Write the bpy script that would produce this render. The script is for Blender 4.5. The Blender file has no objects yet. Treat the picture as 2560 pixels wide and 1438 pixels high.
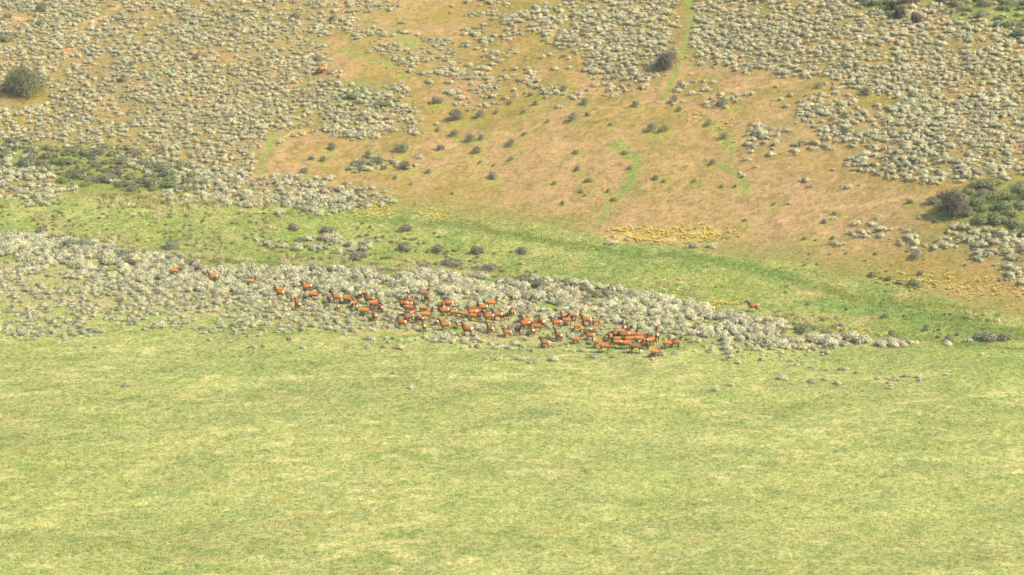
import bpy, bmesh, math, random
import numpy as np
from mathutils import Vector

# ------------------------------------------------------------------ camera, light, exposure
C = bpy.context
scene = C.scene
col = scene.collection
HC = 112.6                      # camera height above the meadow, metres (drone)
PITCH = math.radians(15.3)      # looking down
F = 6600.0                      # focal length in photograph pixels (2560 wide)
PW, PH = 2560.0, 1438.0

cd = bpy.data.cameras.new('camera'); cam = bpy.data.objects.new('camera', cd); col.objects.link(cam)
cam.location = (0, 0, HC)
cam.rotation_euler = (math.pi / 2 - PITCH, 0, 0)
cd.sensor_width = 36.0
cd.lens = F / PW * 36.0
cd.clip_start = 1.0
cd.clip_end = 6000.0
scene.camera = cam

SHX, SHY = -0.84, 0.54          # direction in which shadows fall on the ground
SUN_EL = math.radians(44)
world = bpy.data.worlds.new('World'); scene.world = world; world.use_nodes = True
wn = world.node_tree.nodes; wl = world.node_tree.links
sky = wn.new('ShaderNodeTexSky'); sky.sky_type = 'NISHITA'; sky.sun_disc = False
sky.sun_elevation = SUN_EL
sky.sun_rotation = math.atan2(-SHX, -SHY)
bg = wn['Background']; bg.inputs['Strength'].default_value = 0.15
wl.new(sky.outputs['Color'], bg.inputs['Color'])
sd = bpy.data.lights.new('sun', 'SUN'); sun = bpy.data.objects.new('sun', sd); col.objects.link(sun)
sd.energy = 3.5; sd.angle = math.radians(0.5); sd.color = (1.0, 0.92, 0.79)
sdir = Vector((SHX * math.cos(SUN_EL), SHY * math.cos(SUN_EL), -math.sin(SUN_EL)))
sun.rotation_euler = sdir.to_track_quat('-Z', 'Y').to_euler()
sun.location = (100, 200, 200)

vs = scene.view_settings
vs.view_transform = 'Standard'; vs.look = 'None'; vs.exposure = 1.38; vs.gamma = 1.0
vs.use_curve_mapping = False

# ------------------------------------------------------------------ helpers
rng = np.random.default_rng(7)
random.seed(7)

def _hash(ix, iy, seed):
    h = (ix.astype(np.int64) * 374761393 + iy.astype(np.int64) * 668265263 + seed * 974634777) & 0xFFFFFFFF
    h = ((h ^ (h >> 13)) * 1274126177) & 0xFFFFFFFF
    h = (h ^ (h >> 16)) & 0xFFFFFFFF
    return h / 4294967295.0

def vnoise(x, y, seed=0):
    ix = np.floor(x); iy = np.floor(y)
    fx = x - ix; fy = y - iy
    fx = fx * fx * (3 - 2 * fx); fy = fy * fy * (3 - 2 * fy)
    a = _hash(ix, iy, seed); b = _hash(ix + 1, iy, seed)
    c = _hash(ix, iy + 1, seed); d = _hash(ix + 1, iy + 1, seed)
    return (a + (b - a) * fx) * (1 - fy) + (c + (d - c) * fx) * fy

def fbm(x, y, scale, seed=0, octv=4):
    """0..1, mean 0.5, contrast raised a little"""
    s = 0; amp = 1; tot = 0
    x = np.asarray(x, float) / scale; y = np.asarray(y, float) / scale
    for o in range(octv):
        s = s + amp * vnoise(x * 2 ** o + 17.3 * o, y * 2 ** o - 9.1 * o, seed + o * 31)
        tot += amp; amp *= 0.55
    return np.clip((s / tot - 0.5) * 1.7 + 0.5, 0, 1)

def sstep(a, b, x):
    t = np.clip((x - a) / (b - a), 0, 1)
    return t * t * (3 - 2 * t)

def ray(u, v):
    dx = (u - PW / 2) / F; dy = -(v - PH / 2) / F
    cp, sp = math.cos(PITCH), math.sin(PITCH)
    return dx, dy * sp + cp, dy * cp - sp

def on_plane(u, v, z):
    dx, dy, dz = ray(u, v)
    t = (z - HC) / dz
    return dx * t, dy * t

# ---- terrain: meadow bench, crest, draw behind it, hillside
CREST = [(-400, 575), (0, 592), (150, 604), (300, 640), (500, 662), (800, 682), (1000, 692), (1300, 700), (1600, 735),
         (1750, 785), (2000, 830), (2250, 862), (2560, 885), (3000, 905)]
BASE = [(-400, 476), (0, 488), (500, 502), (1000, 530), (1300, 560), (1500, 596), (1700, 622), (2000, 665),
        (2300, 728), (2560, 795), (3000, 850)]
_c = np.array([on_plane(u, v, 0.0) for u, v in CREST]); _b = np.array([on_plane(u, v, -1.5) for u, v in BASE])

def yc(x): return np.interp(x, _c[:, 0], _c[:, 1])
def yh(x): return np.maximum(np.interp(x, _b[:, 0], _b[:, 1]), yc(x) + 14)

def terrain(x, y):
    x = np.asarray(x, float); y = np.asarray(y, float)
    # soften the plan lines
    a = 0; b = 0
    for o in (-14, -7, 0, 7, 14):
        a = a + yc(x + o) / 5; b = b + yh(x + o) / 5
    w = b - a
    s = y - a
    t = s / w
    depth = np.clip(w * 0.105, 1.6, 4.4)
    # crest -> bottom -> base
    p = np.clip(t / 0.45, 0, 1); p = p * p * (3 - 2 * p)
    q = np.clip((t - 0.45) / 0.55, 0, 1); q = q * q * (3 - 2 * q)
    z = -depth * p + (depth - 1.5) * q
    h = np.maximum(y - b, 0)
    # hill: slope eases in from the base, eases out far beyond the frame
    rise = 0.285
    hs = np.where(h < 24, rise * (0.35 * h + 0.65 * h * h / 48), rise * (0.35 * 24 + 0.65 * 12) + rise * (h - 24))
    far = np.maximum(h - 190, 0)
    hs = hs - rise * 0.75 * far * far / (far + 240)
    z = z + hs
    n = (fbm(x, y, 46, 3, 3) - 0.5) * 2.6 * sstep(4, 60, h)
    n = n + (fbm(x, y, 17, 5, 3) - 0.5) * 0.55 + (fbm(x, y, 5.0, 8, 3) - 0.5) * 0.22
    m = np.maximum(-s - 5, 0)
    z = z + n - 0.35 * sstep(0, 40, m) + (fbm(x, y, 38, 12, 2) - 0.5) * 0.9 * sstep(10, 40, m)
    return z

def at(u, v, lift=0.0):
    """the point of the ground (lift metres above it) that shows at photograph pixel (u, v)"""
    u = np.atleast_1d(np.asarray(u, float)); v = np.atleast_1d(np.asarray(v, float))
    dx, dy, dz = ray(u, v)
    dx = dx + 0 * v
    t0 = np.full(u.shape, 250.0); t1 = t0.copy(); done = np.zeros(u.shape, bool)
    step = 5.0
    for k in range(250):
        t = t1 + np.where(done, 0, step)
        z = HC + dz * t
        hit = (z < terrain(dx * t, dy * t) + lift) & ~done
        t0 = np.where(done, t0, np.where(hit, t1, t)); t1 = np.where(done, t1, t)
        done |= hit
        if done.all(): break
    for k in range(11):
        tm = (t0 + t1) / 2
        below = HC + dz * tm < terrain(dx * tm, dy * tm) + lift
        t1 = np.where(below, tm, t1); t0 = np.where(below, t0, tm)
    x = dx * t1; y = dy * t1
    return x, y, terrain(x, y)

def proj(x, y, z):
    cp, sp = math.cos(PITCH), math.sin(PITCH)
    dz = z - HC; fw = y * cp - dz * sp; upc = y * sp + dz * cp
    return PW / 2 + F * x / fw, PH / 2 - F * upc / fw

def pt(u, v, lift=0.0):
    x, y, z = at(u, v, lift)
    return float(x[0]), float(y[0]), float(z[0])

def W(poly):
    p = np.array(poly, float)
    x, y, z = at(p[:, 0], p[:, 1])
    return np.stack([x, y], 1)

def seg_dist(x, y, P, closed=False):
    d = np.full(x.shape, 1e9)
    n = len(P)
    for i in range(n if closed else n - 1):
        ax, ay = P[i]; bx, by = P[(i + 1) % n]
        vx, vy = bx - ax, by - ay
        L = vx * vx + vy * vy + 1e-9
        t = np.clip(((x - ax) * vx + (y - ay) * vy) / L, 0, 1)
        d = np.minimum(d, np.hypot(x - ax - t * vx, y - ay - t * vy))
    return d

def inside(x, y, P):
    c = np.zeros(x.shape, bool)
    n = len(P); j = n - 1
    for i in range(n):
        xi, yi = P[i]; xj, yj = P[j]
        if yi != yj:
            c ^= ((yi > y) != (yj > y)) & (x < (xj - xi) * (y - yi) / (yj - yi) + xi)
        j = i
    return c

def soft(x, y, P, width=2.0):
    """1 inside the outline, 0 outside, edge of the given width (metres)"""
    bb = (x > P[:, 0].min() - width) & (x < P[:, 0].max() + width) & (y > P[:, 1].min() - width) & (y < P[:, 1].max() + width)
    out = np.zeros(x.shape)
    if bb.any():
        xs, ys = x[bb], y[bb]
        d = seg_dist(xs, ys, P, True) * np.where(inside(xs, ys, P), 1, -1)
        out[bb] = sstep(-width, width, d)
    return out

def warp(x, y, amp=1.6, scale=6.0, seed=90):
    return (x + (fbm(x, y, scale, seed, 3) - 0.5) * 2 * amp, y + (fbm(x, y, scale, seed + 7, 3) - 0.5) * 3.2 * amp)

# ------------------------------------------------------------------ outlines on the ground
SAGE = [  # outline, density, scale
    (W([(-400, -300), (700, -300), (850, 50), (800, 130), (880, 200), (1000, 225), (1060, 330), (900, 345), (760, 312),
        (700, 350), (640, 410), (600, 450), (470, 460), (380, 410), (250, 372), (0, 350), (-400, 330)]), 0.90, 0.95),
    (W([(700, -300), (985, -300), (1000, 60), (1150, 110), (1150, 165), (1255, 215), (1235, 255), (1140, 240), (960, 165), (860, 105)]), 0.62, 0.95),
    (W([(1140, 22), (1290, -20), (1290, 60), (1270, 108), (1215, 112), (1150, 66)]), 0.5, 0.95),
    (W([(1305, 25), (1400, 18), (1420, -20), (1480, -300), (1700, -300), (1695, 20), (1700, 95), (1700, 165), (1640, 212), (1560, 218), (1480, 190), (1460, 130),
        (1395, 128), (1310, 95)]), 0.85, 1.0),
    (W([(1740, -300), (3000, -300), (3000, 450), (2560, 442), (2340, 452), (2130, 435), (2110, 395), (2250, 380), (2080, 330), (2200, 300), (2280, 250),
        (2060, 190), (1940, 188), (1800, 195), (1722, 165), (1735, 60)]), 0.93, 1.0),
    (W([(1855, 310), (1960, 290), (1930, 250), (2050, 240), (2200, 260), (2280, 250), (2300, 330), (2180, 400), (2110, 420), (1990, 350), (1870, 395)]), 0.52, 1.05),
    (W([(1700, 200), (2300, 180), (2560, 440), (2100, 440), (1900, 400)]), 0.13, 1.0),
    (W([(1000, 60), (1420, 100), (1500, 250), (1250, 240), (1100, 150)]), 0.07, 1.0),
    (W([(1330, 192), (1400, 190), (1425, 225), (1480, 250), (1465, 290), (1410, 285), (1370, 250)]), 0.6, 0.95),
    (W([(1500, 205), (1560, 220), (1640, 215), (1700, 200), (1760, 215), (1740, 245), (1500, 250)]), 0.3, 0.9),
    (W([(655, 445), (780, 450), (960, 490), (990, 505), (930, 520), (850, 527), (690, 517), (470, 503), (400, 480), (450, 450), (560, 440)]), 0.92, 1.15),
    (W([(-400, 440), (40, 440), (135, 450), (170, 480), (110, 505), (-400, 495)]), 0.85, 1.2),
    (W([(2262, 565), (2370, 572), (2420, 562), (2560, 590), (3000, 600), (3000, 740), (2560, 720), (2470, 685), (2400, 640), (2265, 602)]), 0.85, 1.15),
    (W([(2130, 545), (2260, 540), (2280, 570), (2230, 605), (2130, 600)]), 0.35, 1.0),
    (W([(640, 590), (760, 592), (870, 612), (990, 640), (870, 640), (760, 625), (650, 618)]), 0.55, 1.2),
    (W([(860, 395), (1030, 390), (1040, 410), (860, 415)]), 0.5, 0.9),
    (W([(0, 360), (330, 380), (560, 430), (500, 470), (200, 470), (0, 440)]), 0.20, 1.1),
    (W([(1100, 330), (700, 330), (760, 300), (1000, 320), (1100, 260)]), 0.3, 0.9),
]
BELT_TOP = [(u, v + 2) for u, v in CREST if u <= 2250]
BELT_BOT = [(2270, 876), (2100, 866), (1900, 862), (1760, 850), (1690, 846), (1600, 838), (1530, 846), (1440, 862), (1300, 862), (1180, 856),
            (960, 842), (900, 836), (760, 818), (640, 800), (400, 782), (200, 765), (0, 752), (-400, 745)]
BELT = W(BELT_TOP + BELT_BOT)
FRINGE = W([(-400, 745), (0, 752), (400, 782), (640, 800), (900, 832), (1180, 845), (1440, 850), (1600, 845), (1900, 862), (2100, 872),
            (2060, 893), (1900, 880), (1700, 880), (1500, 892), (1330, 888), (1100, 858), (900, 842), (640, 835), (400, 838), (200, 845), (0, 862), (-400, 868)])
FRINGE2 = W([(1880, 872), (2050, 885), (2180, 925), (2290, 940), (2240, 972), (2100, 968), (1990, 925), (1900, 895)])
LUSH_SPOTS = [W(p) for p in (
    [(1328, 764), (1365, 757), (1412, 768), (1400, 780), (1360, 776)], [(0, 640), (35, 640), (30, 655), (0, 658)],
    [(1135, 808), (1180, 815), (1160, 835), (1120, 830)], [(955, 822), (1010, 828), (1070, 842), (1000, 848), (940, 840)],
    [(258, 668), (300, 670), (290, 686), (262, 680)], [(1745, 808), (1800, 815), (1800, 828), (1750, 824)],
    [(1510, 838), (1560, 842), (1560, 860), (1515, 858)], [(520, 790), (560, 792), (555, 800), (520, 800)])]
SHRUB_L = W([(-400, 335), (0, 345), (230, 365), (330, 372), (420, 400), (560, 455), (480, 480), (330, 478), (180, 470), (120, 445), (-400, 440)])
SHRUB_R = W([(2330, 500), (2400, 480), (2480, 460), (2560, 452), (3000, 440), (3000, 610), (2560, 592), (2440, 562), (2400, 548), (2350, 540)])
SHRUB_T = W([(2110, -200), (3000, -200), (3000, 120), (2560, 95), (2480, 60), (2420, 50), (2360, 15), (2290, 0), (2220, 60), (2210, 30), (2150, 10)])
SHRUB_M = W([(850, 225), (880, 215), (990, 255), (990, 270), (900, 262), (855, 240)])
SHRUB_C = W([(1300, 700), (1420, 705), (1480, 722), (1600, 740), (1560, 762), (1480, 745), (1400, 735), (1310, 722)])
FLOWERS = [(W([(1508, 577), (1560, 570), (1640, 568), (1700, 575), (1780, 572), (1855, 584), (1820, 592), (1790, 606), (1700, 608), (1640, 604), (1560, 594), (1520, 592)]), 0.75),
           (W([(890, 512), (925, 510), (980, 520), (975, 541), (930, 535), (900, 530)]), 0.75),
           (W([(1040, 515), (1140, 530), (1130, 555), (1050, 545)]), 0.18),
           (W([(2190, 700), (2240, 680), (2330, 690), (2420, 695), (2560, 720), (3000, 760), (3000, 790), (2560, 750), (2440, 742), (2380, 735), (2300, 720)]), 0.28),
           (W([(1778, 746), (1840, 743), (1862, 752), (1850, 764), (1800, 762)]), 0.4), (W([(1862, 738), (1892, 739), (1890, 747), (1865, 747)]), 0.4),
           (W([(1600, 700), (1680, 700), (1780, 735), (1760, 752), (1640, 725)]), 0.10),
           (W([(405, 150), (440, 152), (440, 175), (405, 172)]), 0.45),
           (W([(1690, 270), (1750, 285), (1760, 305), (1700, 295)]), 0.35),
           (W([(2440, 80), (2540, 85), (2540, 105), (2440, 100)]), 0.25),
           (W([(2100, 825), (2180, 828), (2180, 842), (2100, 838)]), 0.3),
           (W([(1780, 308), (1800, 312), (1845, 360), (1830, 372)]), 0.3)]
GULLY = [(W([(1530, 360), (1556, 376), (1596, 396), (1588, 425), (1570, 455), (1545, 492), (1522, 520), (1508, 545)]), 1.3),
         (W([(1765, 302), (1815, 340), (1838, 362), (1815, 410), (1822, 432), (1862, 450), (1868, 470), (1856, 492)]), 1.0),
         (W([(1735, -40), (1722, 30), (1728, 60), (1712, 110), (1697, 170), (1672, 205), (1664, 245)]), .8),
         (W([(780, 95), (850, 125), (900, 140), (980, 165)]), 0.9), (W([(980, 165), (1020, 190)]), 0.7),
         (W([(690, 345), (668, 372), (655, 405), (660, 440)]), 1.0), (W([(1000, 95), (1040, 115)]), 1.2)]
TRAIL = [(W([(1100, 365), (1200, 345), (1310, 325), (1450, 290), (1560, 262), (1660, 252), (1760, 240), (1880, 220), (2000, 195)]), 0.45),
         (W([(1950, 548), (2040, 532), (2120, 520), (2220, 505), (2300, 492), (2400, 470)]), 0.4),
         (W([(1400, 70), (1385, 85), (1382, 100)]), 0.5), (W([(690, 352), (740, 330), (790, 320)]), 0.5)]
REDSOIL = [W(p) for p in ([(2230, 735), (2290, 730), (2330, 742), (2250, 748)], [(1965, 720), (2030, 722), (2050, 736), (1990, 732)],
                          [(265, 762), (285, 762), (296, 776), (275, 774)], [(0, 728), (20, 742), (60, 756), (20, 756), (0, 748)],
                          [(190, 60), (250, 38), (300, 14), (315, 20), (230, 60), (195, 85)], [(0, 25), (60, 35), (110, 50), (60, 52), (0, 45)],
                          [(2080, 780), (2130, 790), (2200, 800), (2120, 802)], [(980, 828), (1040, 826), (1030, 834), (985, 836)])]
DARKGRASS = [W(p) for p in ([(2040, 715), (2120, 725), (2210, 740), (2330, 755), (2480, 770), (2470, 782), (2340, 775), (2200, 752), (2080, 735)],
                            [(2330, 812), (2560, 830), (3000, 850), (3000, 870), (2560, 850), (2360, 824)],
                            [(1130, 552), (1260, 580), (1400, 610), (1500, 622), (1400, 618), (1240, 592)])]
TEAL = [W(p) for p in ([(1480, 618), (1600, 628), (1780, 642), (1900, 662), (1980, 690), (2010, 712), (1920, 700), (1800, 672), (1650, 650), (1500, 632)],
                       [(2000, 740), (2200, 775), (2400, 790), (2560, 830), (3000, 860), (3000, 880), (2500, 850), (2300, 825), (2160, 790), (2020, 760)],
                       [(1230, 575), (1330, 598), (1430, 622), (1360, 612), (1240, 586)])]
TANCORE = W([(700, 340), (900, 350), (1060, 380), (1100, 330), (1400, 320), (1850, 300), (1900, 250), (2100, 320), (2100, 430), (2300, 460), (2330, 540),
             (2240, 620), (2000, 630), (1700, 590), (1500, 560), (1200, 520), (1000, 480), (800, 440), (620, 430)])
CREEK = W([(900, 548), (1150, 562), (1300, 590), (1450, 618), (1700, 642), (1900, 668), (2020, 712), (2150, 752), (2350, 790), (2560, 838), (2700, 850)])
TANRIGHT = W([(1850, 420), (2050, 440), (2300, 480), (2300, 600), (2100, 640), (1900, 620), (1800, 520)])
OLIVE = [W(p) for p in ([(960, 260), (1200, 250), (1300, 300), (1500, 300), (1480, 330), (1250, 330), (1100, 320), (1040, 300)],
                        [(1000, -50), (1300, -50), (1300, 30), (1200, 60), (1060, 60)], [(1250, 110), (1420, 110), (1330, 160), (1260, 180)],
                        [(780, 420), (1000, 440), (1250, 480), (1100, 490), (900, 470)], [(2070, 440), (2300, 430), (2330, 455), (2200, 470), (2080, 460)],
                        [(0, 230), (160, 240), (180, 300), (80, 330), (0, 310)], [(110, 190), (180, 200), (170, 240), (120, 235)],
                        [(1900, 640), (2100, 650), (2300, 660), (2560, 720), (2560, 790), (2300, 720), (2000, 680)],
                        [(1580, 30), (1700, 40), (1710, 110), (1600, 60)])]

SLOPE_SHRUBS = [(1433, 296, 28), (1463, 254, 22), (1407, 220, 20), (1327, 237, 14), (1340, 258, 16), (1308, 280, 14), (1369, 303, 14), (1470, 286, 14),
 (1590, 260, 20), (1685, 249, 24), (1695, 274, 16), (1806, 256, 28), (1630, 320, 26), (1657, 323, 24), (1772, 307, 22), (1810, 342, 22), (1526, 312, 11),
 (1313, 334, 12), (1874, 175, 12), (1094, 252, 26), (1141, 292, 38), (1137, 335, 24), (1200, 288, 24), (1175, 347, 26), (1205, 343, 18), (1095, 324, 16),
 (1240, 280, 13), (1277, 256, 13), (1279, 355, 26), (826, 368, 24), (809, 398, 18), (779, 396, 14), (760, 427, 20), (789, 453, 13), (904, 408, 24), (903, 421, 22), (880, 415, 20),
 (922, 386, 20), (941, 402, 28), (960, 419, 16), (1002, 371, 32), (1012, 417, 30), (990, 444, 14), (1072, 429, 14), (1103, 370, 20), (1194, 378, 24),
 (1232, 440, 24), (1200, 405, 12), (1277, 397, 14), (1235, 413, 10), (1028, 460, 10), (1130, 484, 9), (1440, 380, 16), (1445, 423, 16), (1387, 458, 13),
 (1472, 447, 20), (1453, 478, 13), (1462, 488, 10), (1523, 477, 13), (1535, 495, 18), (1407, 508, 13), (1572, 420, 14), (1565, 378, 18), (1641, 444, 18),
 (1660, 452, 12), (1735, 452, 12), (1782, 407, 20), (1803, 466, 12), (1840, 465, 10), (2047, 215, 18), (2168, 228, 26), (2280, 236, 22), (2118, 327, 22),
 (2141, 205, 13), (2035, 272, 16), (2059, 555, 16), (2087, 533, 12), (2011, 596, 11), (2083, 594, 12), (2275, 504, 16), (1934, 510, 12), (1862, 550, 10), (2040, 600, 8)]
_h = np.array(SLOPE_SHRUBS, float); _hx, _hy, _hz = at(_h[:, 0] + _h[:, 2] * .35, _h[:, 1] + _h[:, 2] * .5)

def mix(a, b, t):
    t = np.asarray(t)[:, None]
    return a * (1 - t) + np.asarray(b)[None, :] * t

def cover(x, y):
    """colour of what grows on (or lies bare at) each ground point; also how grassy and how green it is"""
    x = np.asarray(x, float); y = np.asarray(y, float)
    xw, yw = warp(x, y, 1.3, 6, 90)
    s = yw - yc(xw); h = yw - yh(xw)
    n1 = fbm(x, y, 9, 21, 4); n2 = fbm(x, y, 2.6, 33, 3); n3 = fbm(x, y, 1.1, 44, 2); n4 = fbm(x, y, 22, 55, 3); n5 = fbm(x, y, 3.4, 66, 3)
    N = len(x)
    # hill
    nf = fbm(x, y, 1.5, 91, 2)
    tan = np.tile(np.array([.42, .25, .115]), (N, 1))
    hill = mix(tan, (.47, .285, .125), sstep(.5, .85, n2) * .7)
    hill = mix(hill, (.36, .245, .055), sstep(.35, .65, n1) * .8)
    hill = mix(hill, (.26, .205, .055), sstep(.50, .8, n1) * .8 * sstep(.2, .6, n2))
    core = soft(xw, yw, TANCORE, 5)
    hill = hill * (1 - core[:, None]) + core[:, None] * mix(hill, (.42, .275, .12), .45 + 0 * n1)
    pink = soft(x, y, TANRIGHT, 8)
    hill = mix(hill, (.44, .275, .14), pink * .65)
    hill = mix(hill, (.25, .185, .06), sstep(.45, .8, nf) * .6)
    hill = mix(hill, (.52, .35, .17), sstep(.6, .9, fbm(x, y, 1.0, 92, 2)) * .5)
    sagefloor = np.zeros(N)
    for P, d, q in SAGE: sagefloor = np.maximum(sagefloor, soft(xw, yw, P, 3) * d)
    hill = mix(hill, (.27, .225, .09), sagefloor * .8 * sstep(.1, .6, n5))
    ol = np.zeros(N)
    for P in OLIVE: ol = np.maximum(ol, soft(xw, yw, P, 4))
    hill = mix(hill, (.32, .235, .055), ol * (0.1 + .8 * sstep(.3, .7, n2)))
    hill = mix(hill, (.27, .235, .05), sstep(.58, .85, n4) * .25 * (1 - core))
    hill = mix(hill, (.27, .26, .075), (1 - sstep(0, 14, h)) * (.4 + .5 * n1))
    hill = hill * np.array([.82, .83, .78])
    # draw
    draw = mix(np.tile(np.array([.27, .30, .075]), (N, 1)), (.33, .325, .10), sstep(.3, .75, n1) * .9)
    draw = mix(draw, (.19, .255, .065), sstep(.5, .75, n5) * .6)
    draw = mix(draw, (.40, .37, .16), sstep(.66, .95, n2) * .5)
    for P in TEAL: draw = mix(draw, (.175, .255, .062), soft(xw, yw, P, 1.5) * (.25 + .6 * sstep(.35, .7, n5)))
    # meadow
    xe, ye = x * .55, y
    e1 = fbm(xe, ye, 1.5, 131, 3); e2 = fbm(xe, ye, .8, 132, 2); e3 = fbm(xe, ye, 1.7, 133, 3); big = fbm(x, y, 14, 134, 3)
    mead = mix(np.tile(np.array([.315, .325, .112]), (N, 1)), (.350, .350, .122), sstep(.35, .75, n4) * .8)
    mead = mix(mead, (.28, .31, .085), sstep(.5, .85, n1) * .45)
    away = sstep(2, 26, -s)
    mead = mix(mead, (.255, .310, .082), (1 - away) * .6)
    mead = mix(mead, (.56, .48, .23), sstep(.58, .74, e1) * sstep(.3, .6, (big * .6 + .4 * e2)) * away * .5)
    mead = mix(mead, (.42, .38, .16), sstep(.55, .9, e2) * .22 * (.3 + .7 * away))
    mead = mix(mead, (.21, .265, .075), sstep(.60, .80, e3) * .60)
    mead = mead * (.90 + .20 * fbm(x * .22, y, 4.0, 140, 3))[:, None]
    mead = mix(mead, (.29, .315, .125), sstep(.58, .85, fbm(xe, ye, 2.6, 78, 3)) * .4)
    mead = mix(mead, (.36, .27, .08), sstep(.84, .95, fbm(xe, ye, 2.0, 79, 3)) * .4 * sstep(70, 90, -s))
    mead = mead * np.array([1.0, 1.0, .92]); draw = draw * 1.04
    wh = sstep(-1.5, 1.5, h)
    wd = sstep(-2, 2.5, s)
    out = mead * (1 - wd[:, None]) + draw * wd[:, None]
    out = out * (1 - wh[:, None]) + hill * wh[:, None]
    # under the sage belt
    b = soft(xw, yw, BELT, 2)
    out = out * (1 - b[:, None] * .8) + b[:, None] * .8 * mix(np.tile(np.array([.29, .28, .10]), (N, 1)), (.46, .30, .17), sstep(.6, .85, n2) * .6)
    for P in (SHRUB_L, SHRUB_R, SHRUB_T, SHRUB_M): out = mix(out, (.17, .225, .045), soft(xw, yw, P, 3) * (.5 + .5 * n1))
    for P in LUSH_SPOTS: out = mix(out, (.20, .265, .030), soft(xw, yw, P, 1) * .85)
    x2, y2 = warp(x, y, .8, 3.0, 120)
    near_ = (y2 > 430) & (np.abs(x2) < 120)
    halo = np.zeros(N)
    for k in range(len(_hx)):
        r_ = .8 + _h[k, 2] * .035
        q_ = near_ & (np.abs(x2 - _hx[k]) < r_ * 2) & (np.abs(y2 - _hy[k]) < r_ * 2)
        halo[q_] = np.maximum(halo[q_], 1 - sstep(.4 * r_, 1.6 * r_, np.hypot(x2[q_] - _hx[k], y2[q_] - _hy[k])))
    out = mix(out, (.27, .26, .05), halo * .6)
    for P, w in GULLY: out = mix(out, (.21, .24, .055), (1 - sstep(w * .25, w * 1.3, seg_dist(x2, y2, P))) * (.6 + .35 * sstep(.25, .6, n2)))
    for P, w in TRAIL: out = mix(out, (.52, .345, .175), (1 - sstep(w * .4, w * 1.2, seg_dist(x2, y2, P))) * .45)
    for P in REDSOIL: out = mix(out, (.52, .30, .15), soft(xw, yw, P, 1.2) * (.15 + .8 * sstep(.3, .6, n2)) * .8)
    out = mix(out, (.16, .215, .045), (1 - sstep(.5, 2.2, seg_dist(x2, y2, CREEK))) * .7)
    for P in DARKGRASS: out = mix(out, (.20, .185, .035), soft(xw, yw, P, 1.2) * (.4 + .5 * n2))
    for P, d in FLOWERS: out = mix(out, (.52, .38, .10), soft(xw, yw, P, 3) * d * .75 * n3 * 1.4)
    grassy = (1 - wh) + wh * (0.50 + .4 * ol)
    return np.clip(out * np.array([.79, .78, .72]), .01, 1), grassy, wh, wd, b

# ------------------------------------------------------------------ materials
def new_mat(name, rough=0.9):
    m = bpy.data.materials.new(name); m.use_nodes = True
    nt = m.node_tree; b = nt.nodes['Principled BSDF']
    b.inputs['Roughness'].default_value = rough
    b.inputs['Specular IOR Level'].default_value = 0.12
    return m, nt, b

def mixcol(nt, blend, fac, a, b):
    n = nt.nodes.new('ShaderNodeMix'); n.data_type = 'RGBA'; n.blend_type = blend
    if isinstance(fac, (int, float)): n.inputs[0].default_value = fac
    else: nt.links.new(fac, n.inputs[0])
    for s, v in ((6, a), (7, b)):
        if isinstance(v, tuple): n.inputs[s].default_value = (*v, 1)
        else: nt.links.new(v, n.inputs[s])
    return n.outputs[2]

def noise_out(nt, scale, detail=3, vec=None, rough=.55):
    n = nt.nodes.new('ShaderNodeTexNoise'); n.inputs['Scale'].default_value = scale
    n.inputs['Detail'].default_value = detail; n.inputs['Roughness'].default_value = rough
    if vec is not None: nt.links.new(vec, n.inputs['Vector'])
    return n.outputs['Fac']

def ramp(nt, fac, stops):
    r = nt.nodes.new('ShaderNodeValToRGB'); e = r.color_ramp.elements
    while len(e) < len(stops): e.new(.5)
    for k, (p, c) in enumerate(stops):
        e[k].position = p; e[k].color = (*c, 1)
    nt.links.new(fac, r.inputs['Fac'])
    return r.outputs['Color']

def ground_material():
    m, nt, b = new_mat('ground_cover', .95)
    geo = nt.nodes.new('ShaderNodeNewGeometry').outputs['Position']
    at_ = nt.nodes.new('ShaderNodeAttribute'); at_.attribute_name = 'cover'
    c = at_.outputs['Color']
    f1 = noise_out(nt, 3.2, 4, geo, .7)
    c = mixcol(nt, 'MULTIPLY', 1.0, c, ramp(nt, f1, [(.32, (.70, .72, .66)), (.5, (.97, .97, .97)), (.68, (1.22, 1.20, 1.16))]))
    f3 = noise_out(nt, 1.25, 3, geo, .65)
    c = mixcol(nt, 'MULTIPLY', 1.0, c, ramp(nt, f3, [(.34, (.72, .76, .66)), (.5, (1.0, 1.0, 1.0)), (.66, (1.16, 1.12, 1.12))]))
    f2 = noise_out(nt, 9.0, 2, geo, .6)
    c = mixcol(nt, 'MULTIPLY', 1.0, c, ramp(nt, f2, [(.35, (.72, .76, .70)), (.65, (1.22, 1.18, 1.16))]))
    nt.links.new(c, b.inputs['Base Color'])
    bu = nt.nodes.new('ShaderNodeBump'); bu.inputs['Strength'].default_value = .6; bu.inputs['Distance'].default_value = .12
    nt.links.new(noise_out(nt, 4.5, 4, geo, .7), bu.inputs['Height']); nt.links.new(bu.outputs[0], b.inputs['Normal'])
    return m

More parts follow.
